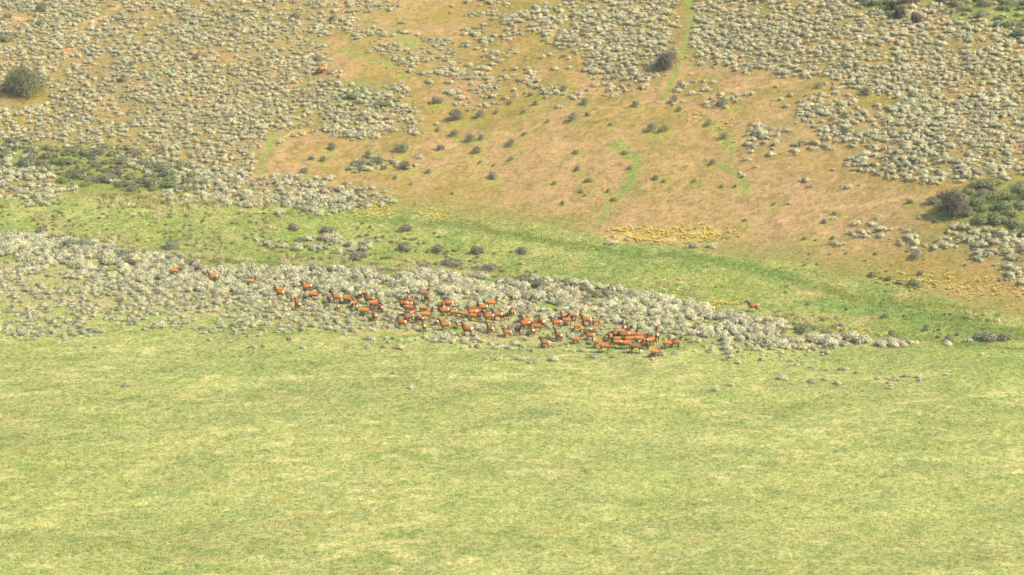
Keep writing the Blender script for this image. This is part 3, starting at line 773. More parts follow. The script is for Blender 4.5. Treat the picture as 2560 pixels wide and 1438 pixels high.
# photograph pixel of the middle of the body, heading (0 right, 90 away, 180 left), pose, size, coat, description
ELKS = [
 (437, 676, 0, 'low', 1.0, PALE, 'farthest left elk of the herd, head low, half hidden in sagebrush'),
 (532, 691, 178, 'up', .95, NORM, 'elk with dark raised neck facing left, second from the herd\'s left end'),
 (628, 702, 5, 'up', .9, PALE, 'pale elk sunk in the sagebrush, third from the herd\'s left end'),
 (701, 723, 30, 'up', .8, NORM, 'elk standing right behind the leftmost pair\'s front animal'),
 (699, 731, 150, 'up', .95, NORM, 'front elk of the leftmost pair, cream rump to the right'),
 (766, 716, 178, 'up', 1.0, NORM, 'elk with black neck lying long behind the sagebrush, uppermost at left'),
 (785, 735, 2, 'low', 1.0, BRIGHT, 'elk of which only an orange back line shows above the sagebrush'),
 (733, 745, 200, 'up', .6, PALE, 'small elk calf directly above the elk with a white rump at left'),
 (744, 760, 128, 'up', 1.0, NORM, 'slim elk walking uphill with bright white rump, alone at left'),
 (822, 747, 280, 'graze', .85, DARKT, 'dark elk seen from the front, left of the striped shoulder elk'),
 (841, 742, 170, 'up', 1.0, NORM, 'elk with raised head and pale rump beside a grazing one'),
 (869, 746, 0, 'graze', .95, NORM, 'elk grazing to the right, tail end against another rump'),
 (887, 757, 40, 'up', .85, NORM, 'elk with just its head above the sagebrush, looking right'),
 (845, 765, 95, 'up', .75, BRIGHT, 'small elk seen from behind, lowest on the left'),
 (892, 766, 100, 'R', .8, NORM, 'small elk from behind with head turned right'),
 (906, 732, 60, 'graze', .95, PALE, 'pale rumped elk at the top of the left cluster'),
 (922, 746, 160, 'up', 1.0, DARKT, 'dark necked elk facing left in the left cluster'),
 (937, 757, 0, 'graze', 1.05, BRIGHT, 'large orange elk grazing to the right in the left cluster'),
 (951, 768, 120, 'up', .85, NORM, 'elk with white rump at the right foot of the left cluster'),
 (913, 775, 8, 'fwd', 1.0, BRIGHT, 'bright orange elk stepping right at the foot of the left cluster'),
 (936, 788, 110, 'up', .95, NORM, 'elk in the open from behind, lowest of the left cluster'),
 (1022, 742, 100, 'back', .9, DARKT, 'dark elk highest in the middle stack, looking back'),
 (1029, 750, 20, 'low', .85, GREY, 'grey brown elk nosing right, high in the middle stack'),
 (1009, 758, 168, 'up', .95, NORM, 'elk with raised head at the left of the middle stack'),
 (1019, 760, 190, 'graze', .9, NORM, 'elk with white rump edge inside the middle stack'),
 (1025, 768, 0, 'fwd', .95, NORM, 'elk leaning rightwards at the bottom of the middle stack'),
 (1032, 781, 65, 'up', .85, NORM, 'small elk from behind below the middle stack'),
 (1020, 791, 183, 'low', 1.1, GREY, 'large grey brown elk walking left with neck stretched'),
 (1059, 769, 8, 'up', .85, PALE, 'pale elk facing right, just above a bright orange one'),
 (1066, 785, 5, 'up', 1.1, BRIGHT, 'large bright orange elk facing right, mid herd'),
 (1049, 796, 140, 'graze', .9, DARKT, 'elk grazing left under the large bright orange one'),
 (1004, 805, 150, 'back', 1.0, BRIGHT, 'elk in the open at the sage edge, body and four legs showing'),
 (1060, 814, 100, 'L', .95, NORM, 'elk from behind, lowest below the middle stack'),
 (1094, 803, 92, 'up', .75, BRIGHT, 'slender young elk from behind with upright neck'),
 (1061, 732, 20, 'up', .8, DARKT, 'elk highest in mid herd, mostly hidden by sagebrush'),
 (1066, 744, 290, 'graze', .85, DARKT, 'elk grazing towards the viewer high in mid herd'),
 (1112, 811, 175, 'up', 1.0, NORM, 'elk facing left beside the slender young one, white rump'),
 (1121, 757, 172, 'up', .9, BRIGHT, 'round backed elk at the top of the cluster right of mid herd'),
 (1108, 759, 250, 'graze', .85, DARKT, 'dark elk pressed against a round backed orange one'),
 (1110, 767, 92, 'graze', .8, NORM, 'elk showing only a bright white rump'),
 (1109, 775, 176, 'up', 1.0, NORM, 'elk facing left under a bright white rump'),
 (1124, 771, 2, 'fwd', .7, BRIGHT, 'young elk behind the left facing one, back only'),
 (1132, 779, 180, 'low', .75, BRIGHT, 'young elk walking left, thin orange strip in the sagebrush'),
 (1147, 782, 175, 'up', .6, PALE, 'elk calf between two larger elk, nearly hidden'),
 (1162, 783, 20, 'graze', .85, NORM, 'elk with dark shaded back grazing right of a calf'),
 (1180, 779, 174, 'up', 1.0, BRIGHT, 'elk facing left on the left side of the tight central cluster'),
 (1186, 789, 350, 'graze', .9, BRIGHT, 'elk lowest of the tight central cluster, body only'),
 (1193, 778, 5, 'graze', .95, NORM, 'elk grazing right in the tight central cluster'),
 (1184, 770, 15, 'up', .85, DARKT, 'dark headed elk at the top of the tight central cluster'),
 (1206, 767, 172, 'R', 1.0, BRIGHT, 'elk with turned head above the tight central cluster'),
 (1229, 756, 4, 'up', 1.05, BRIGHT, 'elk facing right with raised head, highest right of the centre'),
 (1221, 790, 176, 'up', 1.05, NORM, 'elk with dark thick neck facing left below the centre'),
 (1243, 786, 165, 'up', 1.0, NORM, 'elk with black head and white rump facing left, alone'),
 (1278, 778, 250, 'back', .95, BRIGHT, 'elk curled round to look back, alone right of the centre'),
 (1263, 796, 180, 'low', .5, NORM, 'tiny elk calf almost buried in sagebrush'),
 (1168, 822, 148, 'up', 1.12, NORM, 'big elk striding uphill at the meadow edge, cream rump'),
 (1148, 812, 200, 'up', .7, BRIGHT, 'young elk by the shoulder of the big striding one'),
 (1225, 821, 130, 'up', .9, NORM, 'elk turned away with neck up, left of a small standing one'),
 (1268, 831, 168, 'up', .85, BRIGHT, 'small elk standing clear on the grass with long legs'),
 (1294, 824, 300, 'L', .9, DARKT, 'elk facing the viewer and looking right at the meadow edge'),
 (1316, 801, 174, 'up', 1.0, BRIGHT, 'rear one of two elk standing parallel, facing left'),
 (1311, 808, 176, 'low', 1.0, NORM, 'front one of two elk standing parallel, facing left'),
 (1333, 808, 350, 'graze', .9, DARKT, 'elk grazing right behind the two parallel ones'),
 (1344, 815, 0, 'low', .9, NORM, 'elk with head down right of the two parallel ones'),
 (1332, 825, 95, 'graze', .95, BRIGHT, 'elk from straight behind with cream rump and spread legs'),
 (1353, 804, 120, 'up', .95, NORM, 'elk with tall dark neck looking left, pink rump'),
 (1390, 806, 172, 'R', 1.0, NORM, 'elk with its head turned back to the right'),
 (1408, 788, 225, 'up', .8, NORM, 'elk with pricked ears at the upper right, seen head on'),
 (1432, 788, 180, 'graze', .95, BRIGHT, 'elk showing only a smooth orange oval of back'),
 (1420, 800, 3, 'R', .95, NORM, 'elk facing right with grey head turned to the viewer'),
 (1465, 799, 165, 'up', 1.0, NORM, 'elk facing left with dark head at the herd\'s upper right'),
 (1491, 802, 8, 'up', .85, NORM, 'young elk facing right at the herd\'s upper right'),
 (1444, 814, 15, 'up', .95, BRIGHT, 'elk with white rump to the left and a calf beside it'),
 (1456, 822, 20, 'up', .6, BRIGHT, 'elk calf at the feet of a cow with white rump'),
 (1480, 822, 70, 'up', .9, NORM, 'elk seen from behind beside a half buried calf'),
 (1503, 820, 90, 'up', .5, PALE, 'lone tiny calf half buried in sagebrush'),
 (1396, 838, 130, 'up', .95, NORM, 'elk turned away with white rump, in front of grey bushes'),
 (1442, 847, 5, 'up', .85, BRIGHT, 'young elk facing right, standing in low sage by itself'),
 (1362, 856, 165, 'up', .9, NORM, 'young elk facing left, nearest the open meadow on the left'),
 (1474, 838, 165, 'back', .85, NORM, 'elk twisting round at the left of the right cluster'),
 (1484, 847, 100, 'graze', .85, BRIGHT, 'elk with bright rump seen from behind, left of the right cluster'),
 (1497, 855, 8, 'up', 1.0, BRIGHT, 'elk facing right with raised head and big white rump'),
 (1513, 864, 4, 'fwd', 1.12, NORM, 'big elk walking right at the front of the right cluster'),
 (1525, 841, 250, 'up', .8, BRIGHT, 'slim elk standing head on above the right cluster\'s front row'),
 (1541, 855, 178, 'graze', .95, NORM, 'elk grazing in the front row between two larger ones'),
 (1545, 846, 5, 'graze', .7, PALE, 'pale calf behind the front row of the right cluster'),
 (1569, 857, 5, 'graze', 1.0, BRIGHT, 'elk with cream rump in the middle of the front row'),
 (1570, 847, 178, 'graze', .95, NORM, 'elk facing left with white rump, behind the front row'),
 (1591, 865, 4, 'up', 1.1, GREY, 'large grey brown elk in the front row, right of its middle'),
 (1601, 846, 2, 'fwd', 1.1, BRIGHT, 'large smooth orange elk facing right in the second row'),
 (1559, 836, 176, 'graze', 1.1, GREY, 'large dark grey elk grazing in the back of the right cluster'),
 (1555, 828, 2, 'fwd', .9, BRIGHT, 'elk behind the large dark grey one, orange back'),
 (1560, 818, 98, 'up', .95, NORM, 'tall necked elk at the top of the right cluster, round rump'),
 (1567, 824, 340, 'up', .8, DARKT, 'brown headed elk beside the tall necked one'),
 (1579, 834, 4, 'up', 1.05, BRIGHT, 'elk facing right with head high at the back of the cluster'),
 (1540, 834, 182, 'low', .85, DARKT, 'dark slender elk stretching left at the back of the cluster'),
 (1600, 836, 0, 'graze', .85, PALE, 'pale elk behind the large smooth orange one'),
 (1617, 841, 350, 'graze', 1.0, GREY, 'greyish elk with dark back grazing right'),
 (1628, 849, 40, 'graze', 1.0, NORM, 'elk turned half away at the right side of the cluster, long legs'),
 (1619, 861, 270, 'graze', .8, DARKT, 'elk grazing towards the viewer at the right of the cluster'),
 (1606, 854, 40, 'graze', .85, NORM, 'elk with bright white rump deep inside the right cluster'),
 (1643, 836, 93, 'up', 1.0, NORM, 'elk from straight behind with tall neck, right of the cluster'),
 (1670, 857, 5, 'fwd', 1.0, BRIGHT, 'elk striding right, second from the herd\'s right end'),
 (1690, 854, 8, 'up', .95, NORM, 'elk with raised head at the herd\'s far right end'),
 (1638, 878, 12, 'fwd', 1.0, BRIGHT, 'elk alone on the grass, lowest of the whole herd'),
 (1883, 764, 179, 'walk', 1.08, (.95, .95, 1), 'lone elk apart on green grass beside yellow flowers'),
 (805, 172, 212, 'graze', 1.1, BRIGHT, 'lone elk grazing high on the sagebrush hillside'),
]
elks = []
for (u, v, hd, pose, s, tone, lab) in ELKS:
    s *= 1.07
    x, y, z = pt(u, v, 1.0 * s)
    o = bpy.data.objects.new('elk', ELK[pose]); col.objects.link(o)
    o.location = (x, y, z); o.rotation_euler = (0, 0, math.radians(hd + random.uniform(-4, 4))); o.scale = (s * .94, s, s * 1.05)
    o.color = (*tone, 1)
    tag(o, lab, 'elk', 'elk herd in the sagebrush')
    elks.append((x, y, s, lab))
EX = np.array([(e[0], e[1]) for e in elks])

# ------------------------------------------------------------------ large shrubs and small trees (trunk + crown)
def tube(P, radii, k=6):
    P = [Vector(p) for p in P]; V = []; Fs = []
    for i, p in enumerate(P):
        d = (P[min(i + 1, len(P) - 1)] - P[max(i - 1, 0)]).normalized()
        a = d.orthogonal().normalized(); b = d.cross(a)
        for j in range(k):
            t = j / k * 6.283; V.append(p + (a * math.cos(t) + b * math.sin(t)) * radii[i])
    for i in range(len(P) - 1):
        for j in range(k): Fs.append((i * k + j, i * k + (j + 1) % k, (i + 1) * k + (j + 1) % k, (i + 1) * k + j))
    return V, Fs

def big_shrub(name, u, v, width, height, green, dark, label, cat='shrub', seed=1, n=5200, stemmy=.1, leaf=.075, bare=0.0):
    x, y, z = pt(u, v)
    root = bpy.data.objects.new(name, None); col.objects.link(root); root.location = (x, y, z)
    tag(root, label, cat)
    r = random.Random(seed)
    V = []; Fs = []; tips = []
    for k in range(11):
        a = r.uniform(0, 6.283); lean = r.uniform(.15, .9); pts = [(0, 0, -.1)]
        R = width / 2
        for q in range(1, 5):
            t = q / 4
            pts.append((math.cos(a) * lean * R * .8 * t + r.uniform(-.1, .1), math.sin(a) * lean * R * .8 * t + r.uniform(-.1, .1), height * (.85 - .3 * lean) * t))
        vv, ff = tube(pts, [.11, .08, .06, .04, .02]); o0 = len(V); V += vv; Fs += [tuple(i + o0 for i in f) for f in ff]
    me = bpy.data.meshes.new('trunk'); me.from_pydata([tuple(p) for p in V], [], Fs); me.materials.append(M_bark)
    link('trunk', me, root)
    g = make_shrub(seed + 500, n, green, dark, 1.0, leaf, stemmy, lobes=22)
    vv = g[0] * np.array([width / 2 * 1.02, width / 2 * 1.02, height * .92])
    # keep leaf triangles their own size after the stretch
    tri = vv.reshape(-1, 3, 3); c = tri.mean(1, keepdims=True); k0 = leaf * 1.0
    tri = c + (tri - c) / np.array([width / 2, width / 2, height * .92]) * (1.0 + 1.2 * k0) * 2.3
    c2 = tri.mean(1); ang = np.arctan2(c2[:, 1], c2[:, 0])
    lump = .72 + .5 * fbm(np.cos(ang) * 2 + seed, np.sin(ang) * 2 + c2[:, 2] * .6, .9, seed, 3)     # uneven outline
    shift = c2 * np.stack([lump, lump, .78 + .4 * fbm(c2[:, 0] + 40, c2[:, 1], 1.3, seed + 1, 2)], 1) - c2
    tri = tri + shift[:, None, :]
    hole = fbm(c2[:, 0] * 1.0 + c2[:, 2] * .7, c2[:, 1] - c2[:, 2] * .8, .9, seed + 2, 2)
    keep = hole > .20
    tri = tri[keep]; tone = g[2].reshape(-1, 3, 3)[keep].reshape(-1, 3)
    cm = np_mesh('crown', tri.reshape(-1, 3), np.arange(len(tri) * 3).reshape(-1, 3), M_shrub, tone, nrm=facing(tri.reshape(-1, 3), height * .15, seed, .3, .6))
    link('crown', cm, root)
    return root

BIG = [
 ('oak_shrub', 66, 240, 10.5, 5.8, (.23, .25, .105), (.13, .145, .06), 'very large dark rounded bush at the left edge of the hillside', .12),
 ('oak_shrub', 1667, 174, 5.6, 4.0, (.27, .20, .14), (.14, .105, .080), 'big reddish brown round bush at the foot of the grassy strip', .35),
 ('hawthorn_tree', 2388, 543, 5.6, 4.6, (.23, .22, .12), (.12, .11, .07), 'small grey brown tree throwing a dark shadow at right', .4),
 ('oak_shrub', 2250, 46, 2.6, 2.4, (.19, .14, .10), (.09, .07, .055), 'dark brown bush above the right hand sagebrush, left one of two', .4),
 ('oak_shrub', 2292, 58, 2.2, 2.0, (.25, .20, .14), (.12, .10, .07), 'dull brown bush above the right hand sagebrush, right one of two', .4),
 ('hawthorn_tree', 2232, 25, 1.6, 1.8, (.12, .11, .06), (.06, .055, .035), 'small dark upright bush near the top right thicket', .2),
]
for k, (nm, u, v, w_, h_, g_, d_, lab, st) in enumerate(BIG):
    big_shrub(nm, u, v, w_, h_, g_, d_, lab, 'tree' if 'tree' in nm else 'shrub', 900 + k, n=17000 if w_ > 6 else 7000, stemmy=st)

# ------------------------------------------------------------------ small shrubs, one by one
def put_plant(name, me, x, y, z, s, sz=None, rz=None):
    o = bpy.data.objects.new(name, me); col.objects.link(o)
    o.location = (x, y, z); o.scale = (s, s, s if sz is None else sz); o.rotation_euler = (0, 0, random.uniform(0, 6.28) if rz is None else rz)
    return o

def ppm(y): return F / (y / math.cos(math.radians(14)))     # photograph pixels per metre at distance y
ORD = ['first', 'second', 'third', 'fourth', 'fifth', 'sixth', 'seventh', 'eighth', 'ninth', 'tenth', 'eleventh', 'twelfth', 'thirteenth', 'fourteenth',
       'fifteenth', 'sixteenth', 'seventeenth', 'eighteenth', 'nineteenth', 'twentieth']
bands = [(0, 290, 'upper edge'), (290, 345, 'upper part'), (345, 400, 'middle'), (400, 450, 'lower middle'), (450, 700, 'foot')]
for lo, hi, bn in bands:
    L = sorted([q for q in SLOPE_SHRUBS if lo <= q[1] < hi])
    for k, (u, v, w_) in enumerate(L):
        x, y, z = pt(u, v + w_ * .32)
        s = w_ / ppm(y) / 2 * 1.35
        green = (u, v) in ((1472, 447), (1535, 495), (1565, 378))
        o = put_plant('shrub', (SH_GREEN if green else SH_DARK)[k % 5], x, y, z - .05, s, s * (.8 if green else 1.15))
        word = ORD[k] if k < 20 else 'far right'
        size = 'tiny' if w_ < 15 else ('small' if w_ < 23 else 'stout')
        tag(o, f"{size} dark shrub, {word} from the left along the {bn} of the tan slope", 'shrub', 'dark shrubs dotted over the tan slope')
DRAW_SHRUBS = [
 (430, 615, 52, 'B', 'broad grey brown shrub standing in the green draw, far left'), (447, 650, 32, 'B', 'upright brown shrub just above the leftmost elk'),
 (895, 642, 52, 'B', 'dense brown shrub above the left cluster of elk, in the draw'), (1012, 620, 50, 'B', 'wide brown shrub in the middle of the draw'),
 (1015, 575, 38, 'B', 'flat olive shrub topmost in the draw, straw grass behind it'), (1130, 660, 62, 'D', 'largest dark shrub in the draw, above mid herd'),
 (1063, 670, 36, 'B', 'brown shrub left of the largest dark one in the draw'), (1195, 630, 38, 'B', 'olive brown shrub right of the wide one in the draw'),
 (1097, 625, 38, 'B', 'low olive shrub between two brown ones in the draw'), (937, 670, 46, 'B', 'flat brown shrub at the top edge of the sage belt, left of centre'),
 (1225, 672, 44, 'B', 'grey brown shrub right of the largest dark one in the draw'), (820, 578, 40, 'B', 'low mauve brown shrub at upper left of the draw'),
 (735, 572, 34, 'B', 'small mauve brown shrub at the left of the draw'), (1307, 630, 34, 'B', 'flattened brown shrub right of centre in the draw'),
 (138, 600, 74, 'B', 'leftmost brown shrub of the row along the belt\'s top edge'), (190, 612, 80, 'D', 'second brown shrub of the row along the belt\'s top edge'),
 (246, 626, 82, 'B', 'third brown shrub of the row along the belt\'s top edge'), (300, 640, 76, 'D', 'fourth brown shrub of the row along the belt\'s top edge'),
 (328, 655, 52, 'B', 'last brown shrub of the row along the belt\'s top edge'), (106, 578, 34, 'B', 'small brown shrub above the row at far left'),
 (1925, 812, 52, 'D', 'dark shrub in the grass below the lone elk'), (2012, 830, 46, 'D', 'dark shrub behind the right end of the sage belt'),
 (2068, 838, 40, 'B', 'brown shrub touching the belt, right of a dark one'), (2102, 820, 30, 'D', 'small dark shrub above the belt\'s right end'),
 (2228, 840, 34, 'D', 'small dark shrub above the belt\'s last bushes'), (2215, 790, 24, 'B', 'small brown shrub in the wet draw at right'),
 (2466, 845, 60, 'B', 'long low brown shrub in the meadow\'s right corner'), (2515, 846, 40, 'B', 'rounder brown shrub next to the long low one at right'),
 (2372, 850, 30, 'D', 'lone pale bush\'s dark neighbour at right'), (1958, 828, 30, 'B', 'brown bush between two dark ones at the belt'),
 (2290, 642, 42, 'D', 'round green shrub among yellow flowers, right'), (2185, 688, 30, 'G', 'leftmost green shrub of the yellow flowered bank'),
 (2226, 698, 28, 'G', 'second green shrub of the yellow flowered bank'), (2250, 706, 24, 'G', 'third green shrub of the yellow flowered bank'),
 (2288, 712, 40, 'G', 'largest green shrub of the yellow flowered bank'), (2303, 686, 26, 'D', 'topmost shrub of the yellow flowered bank'),
 (2357, 492, 34, 'D', 'dark shrub up left of the shadowed tree'), (2332, 510, 40, 'D', 'dark shrub at the tree\'s left, near the trail\'s end'),
 (2458, 488, 40, 'D', 'dark shrub left of a pale bush in the right thicket'), (18, 92, 60, 'G', 'bright green bush at the upper left edge'),
 (20, 45, 26, 'D', 'dark bush above the bright green one'), (100, 62, 28, 'D', 'dark brown bush near the upper left corner'), (110, 22, 40, 'D', 'dark bush in the upper left corner'),
 (740, 45, 30, 'D', 'dark bush among sagebrush left of the hilltop clearing'), (835, 52, 28, 'D', 'dark bush right of its twin high on the slope'),
 (797, 152, 34, 'D', 'grey dark bush behind the lone grazing elk'), (815, 212, 24, 'D', 'dark bush below the lone grazing elk'),
 (885, 240, 40, 'G', 'green bush at the left of the green strip in the sage'), (955, 262, 44, 'G', 'green bush at the right of the green strip in the sage'),
 (450, 28, 18, 'D', 'little dark bush near the top, left of centre'), (328, 162, 22, 'D', 'little dark bush in the left sagebrush'),
 (495, 145, 30, 'D', 'round dark bush in the middle of the left sagebrush'), (310, 200, 26, 'G', 'olive bush in the left sagebrush'), (1690, 15, 22, 'G', 'green bush beside the grassy strip, top'),
 (1432, 42, 20, 'G', 'olive bush left of the upper middle sagebrush'),
]
for k, (u, v, w_, ty, lab) in enumerate(DRAW_SHRUBS):
    x, y, z = pt(u, v + w_ * .10)
    s = w_ / ppm(y) / 2 * 1.15
    P_ = {'B': SH_BROWN, 'D': SH_DARK, 'G': SH_GREEN}[ty]
    o = put_plant('shrub', P_[k % 5], x, y, z - .05, s, min(s, 1.5) * .95)
    tag(o, lab, 'shrub')

def jgrid(x0, x1, y0, y1, step, r):
    X, Y = np.meshgrid(np.arange(x0, x1, step), np.arange(y0, y1, step))
    X = X + (np.arange(X.shape[0]) % 2)[:, None] * step * .5
    x = X.ravel() + r.uniform(-.45, .45, X.size) * step; y = Y.ravel() + r.uniform(-.45, .45, Y.size) * step
    return x, y

thickets = [(SHRUB_L, .62, SH_GREEN + SH_BROWN[:2], (.9, 1.6), 'olive green shrub of the left thicket', 'shrubs of the left thicket'),
            (SHRUB_R, .85, SH_GREEN, (1.0, 1.9), 'green shrub of the right thicket', 'shrubs of the right thicket'),
            (SHRUB_T, .75, SH_GREEN + SH_DARK[:1], (.9, 1.7), 'green shrub of the top right thicket', 'shrubs of the top right thicket'),
            (SHRUB_C, .40, SH_BROWN, (.7, 1.2), 'olive brown shrub in the sage belt\'s top', 'olive brown shrubs in the sage belt')]
r2 = np.random.default_rng(41)
shr_xy = []; beyond = []
for P, dens, forms, (s0, s1), lab, grp in thickets:
    x, y = jgrid(P[:, 0].min(), P[:, 0].max(), P[:, 1].min(), P[:, 1].max(), 2.5, r2)
    ok = inside(x, y, P) & (r2.uniform(0, 1, len(x)) < dens) & (np.abs(x) < y * .24 + 3)
    x, y = x[ok], y[ok]; z = terrain(x, y); uu, vv = proj(x, y, z)
    seen = (uu > -12) & (uu < 2572) & (vv > -6)
    beyond.append(np.stack([x[~seen], y[~seen], z[~seen] - .08], 1))
    x, y, z, uu, vv = x[seen], y[seen], z[seen], uu[seen], vv[seen]
    nb_ = max(1, min(4, int(len(x) / 12) + 1))
    rk = np.argsort(np.argsort(vv)) * nb_ // max(len(x), 1)      # rows from the back to the front of the thicket
    names = {1: ['only'], 2: ['back', 'front'], 3: ['back', 'middle', 'front'], 4: ['back', 'second', 'third', 'front']}[nb_]
    for row in range(nb_):
        L = [q for q in np.argsort(uu) if rk[q] == row]
        for k, q in enumerate(L):
            s = r2.uniform(s0, s1) * 1.3
            o = put_plant('shrub', forms[int(r2.integers(len(forms)))], x[q], y[q], z[q] - .08, s, s * r2.uniform(.7, .95))
            w1 = (ORD[k] + ' from the left') if k < 20 else (ORD[len(L) - 1 - k] + ' from the right')
            tag(o, f'{lab}, {w1} in its {names[row]} row', 'shrub', grp); shr_xy.append((x[q], y[q]))
beyond = np.concatenate(beyond)
# low brush filling the thickets and the draw: too much of it and too fine to count
LOWZ = [(SHRUB_L, .55, 1.0), (SHRUB_R, .6, 1.2), (SHRUB_T, .5, 1.0), (SHRUB_M, .8, 1.0), (SHRUB_C, 1.0, 1.2),
        (W([(600, 560), (760, 560), (1000, 590), (1300, 640), (1320, 690), (1150, 690), (900, 680), (700, 655), (600, 620)]), .30, .8),
        (W([(0, 572), (60, 575), (250, 600), (350, 640), (330, 655), (200, 625), (0, 595)]), .7, 1.0),
        (W([(380, 640), (560, 655), (560, 680), (420, 668)]), .35, .9),
        (W([(1880, 800), (2120, 815), (2240, 845), (2120, 845), (1920, 825)]), .35, .8),
        (W([(2330, 835), (2540, 838), (2540, 858), (2340, 850)]), .4, .8), (BELT, .10, .8), (W([(-300, 500), (700, 520), (1300, 600), (1320, 690), (600, 640), (-300, 580)]), .12, .7),
        (W([(1950, 650), (2250, 600), (2560, 730), (2560, 760), (2200, 720)]), .10, .6),
        (W([(1900, 700), (2100, 760), (2400, 800), (2540, 820), (2500, 840), (2200, 800), (1950, 740)]), .15, .6)]
lx, ly, ls = [], [], []
for P, d, q in LOWZ:
    x, y = jgrid(P[:, 0].min() - 3, P[:, 0].max() + 3, P[:, 1].min() - 3, P[:, 1].max() + 3, 1.15, r2)
    xw, yw = warp(x, y, 2.2, 6, 700)
    ok = (r2.uniform(0, 1, len(x)) < d * soft(xw, yw, P, 2) * sstep(.3, .65, fbm(x, y, 3.6, 710, 3)) * 1.3) & (np.abs(x) < y * .2 + 8) & (y < 640)
    lx.append(x[ok]); ly.append(y[ok]); ls.append(r2.uniform(.35, .8, ok.sum()) * q)
lx = np.concatenate(lx); ly = np.concatenate(ly); ls = np.concatenate(ls)
ok = np.hypot(lx[:, None] - EX[:, 0][None], ly[:, None] - EX[:, 1][None]).min(1) > .9
lx, ly, ls = lx[ok], ly[ok], ls[ok]
scatter_stuff('low_brush', 'low olive and brown brush filling the thickets and the draw', 'brush', SH_GREEN + SH_BROWN, np.stack([lx, ly, terrain(lx, ly) - .04], 1),
              r2.uniform(0, 6.28, len(lx)), ls, r2.integers(0, 10, len(lx)))
scatter_stuff('shrub_thicket', 'green thicket running on beyond the edges of the view', 'shrubs', SH_GREEN, beyond,
              r2.uniform(0, 6.28, len(beyond)), r2.uniform(1.0, 1.9, len(beyond)), r2.integers(0, 5, len(beyond)))
# ------------------------------------------------------------------ sagebrush
r3 = np.random.default_rng(11)
allx = []; ally = []; alls = []; allz = []
def field(P, dens, scale, step, s0=.62, s1=1.12, zone='hill', clump=.55):
    x, y = jgrid(P[:, 0].min() - 3, P[:, 0].max() + 3, P[:, 1].min() - 3, P[:, 1].max() + 3, step, r3)
    m = np.abs(x) < np.maximum(y * .194 + 14, 0)
    x, y = x[m], y[m]
    xw, yw = warp(x, y, 2.2, 7, 300)
    mask = soft(xw, yw, P, 1.2)
    cl = fbm(x, y, 4.2, 310, 3) * .75 + fbm(x, y, 14, 311, 2) * .25
    p = mask * np.clip(dens + (cl - .5) * clump * 3.0 * (1 - abs(dens - .5)), 0, 1)
    ok = r3.uniform(0, 1, len(x)) < p
    allx.append(x[ok]); ally.append(y[ok]); alls.append(r3.uniform(s0, s1, ok.sum()) * scale * (.62 + .5 * sstep(-26, -6, (y - yc(x))[ok]) if zone == 'belt' else 1.0)); allz.append(np.full(ok.sum(), {'hill': 0, 'belt': 1, 'fringe': 2}[zone]))
for P, d, s in SAGE: field(P, d * .94, s * .92, 1.03, .4, 1.3, 'hill', .75)
field(BELT, .97, 1.22, 1.12, .45, 1.3, 'belt', .45)
TAIL = W([(1840, 806), (2000, 836), (2150, 852), (2280, 868), (2270, 882), (2100, 872), (1850, 872)])
field(TAIL, .95, 1.25, 1.25, .5, 1.2, 'belt', .2)
field(FRINGE, .72, .92, 1.2, .4, 1.05, 'fringe', .7)
field(FRINGE2, .35, .75, 1.4, .5, 1.1, 'fringe', .6)
sx = np.concatenate(allx); sy = np.concatenate(ally); ss_ = np.concatenate(alls); szn = np.concatenate(allz)
keep = np.ones(len(sx), bool)
for P in LUSH_SPOTS: keep &= ~inside(sx, sy, P)
keep &= ~(inside(*warp(sx, sy, 1.5, 5, 610), SHRUB_C) & (r3.uniform(0, 1, len(sx)) < .7))
keep &= ~((szn == 1) & (fbm(sx, sy, 6.5, 620, 3) > .80))
for P in (SHRUB_R, SHRUB_T): keep &= ~(inside(sx, sy, P) & (r3.uniform(0, 1, len(sx)) < .75))
for P, w_ in GULLY: keep &= seg_dist(sx, sy, P) > w_ * 1.3
for P, w_ in TRAIL: keep &= seg_dist(sx, sy, P) > 1.0
for P in REDSOIL: keep &= ~inside(sx, sy, P)
# nothing grows where an animal stands; low growth just in front of it
dE = np.hypot(sx[:, None] - EX[:, 0][None], sy[:, None] - EX[:, 1][None])
keep &= dE.min(1) > .6
dx_ = np.abs(sx[:, None] - EX[:, 0][None]); dy_ = EX[:, 1][None] - sy[:, None]
front = ((dx_ < 1.1) & (dy_ > 0) & (dy_ < 2.2)).any(1)
clear = np.array([e[1] > 824 or e[1] < 300 or e[0] > 1800 for e in ELKS])
keep &= ~((dx_ < 1.25) & (dy_ > -.4) & (dy_ < 2.6) & clear[None, :]).any(1)
ss_ = np.where(front & (szn > 0), ss_ * .72, ss_)
tz = np.array([pt(b[1], b[2])[:2] + (b[3] / 2,) for b in BIG])
keep &= (np.hypot(sx[:, None] - tz[:, 0][None], sy[:, None] - tz[:, 1][None]) > tz[:, 2][None]).all(1)
sx, sy, ss_, szn = sx[keep], sy[keep], ss_[keep], szn[keep]
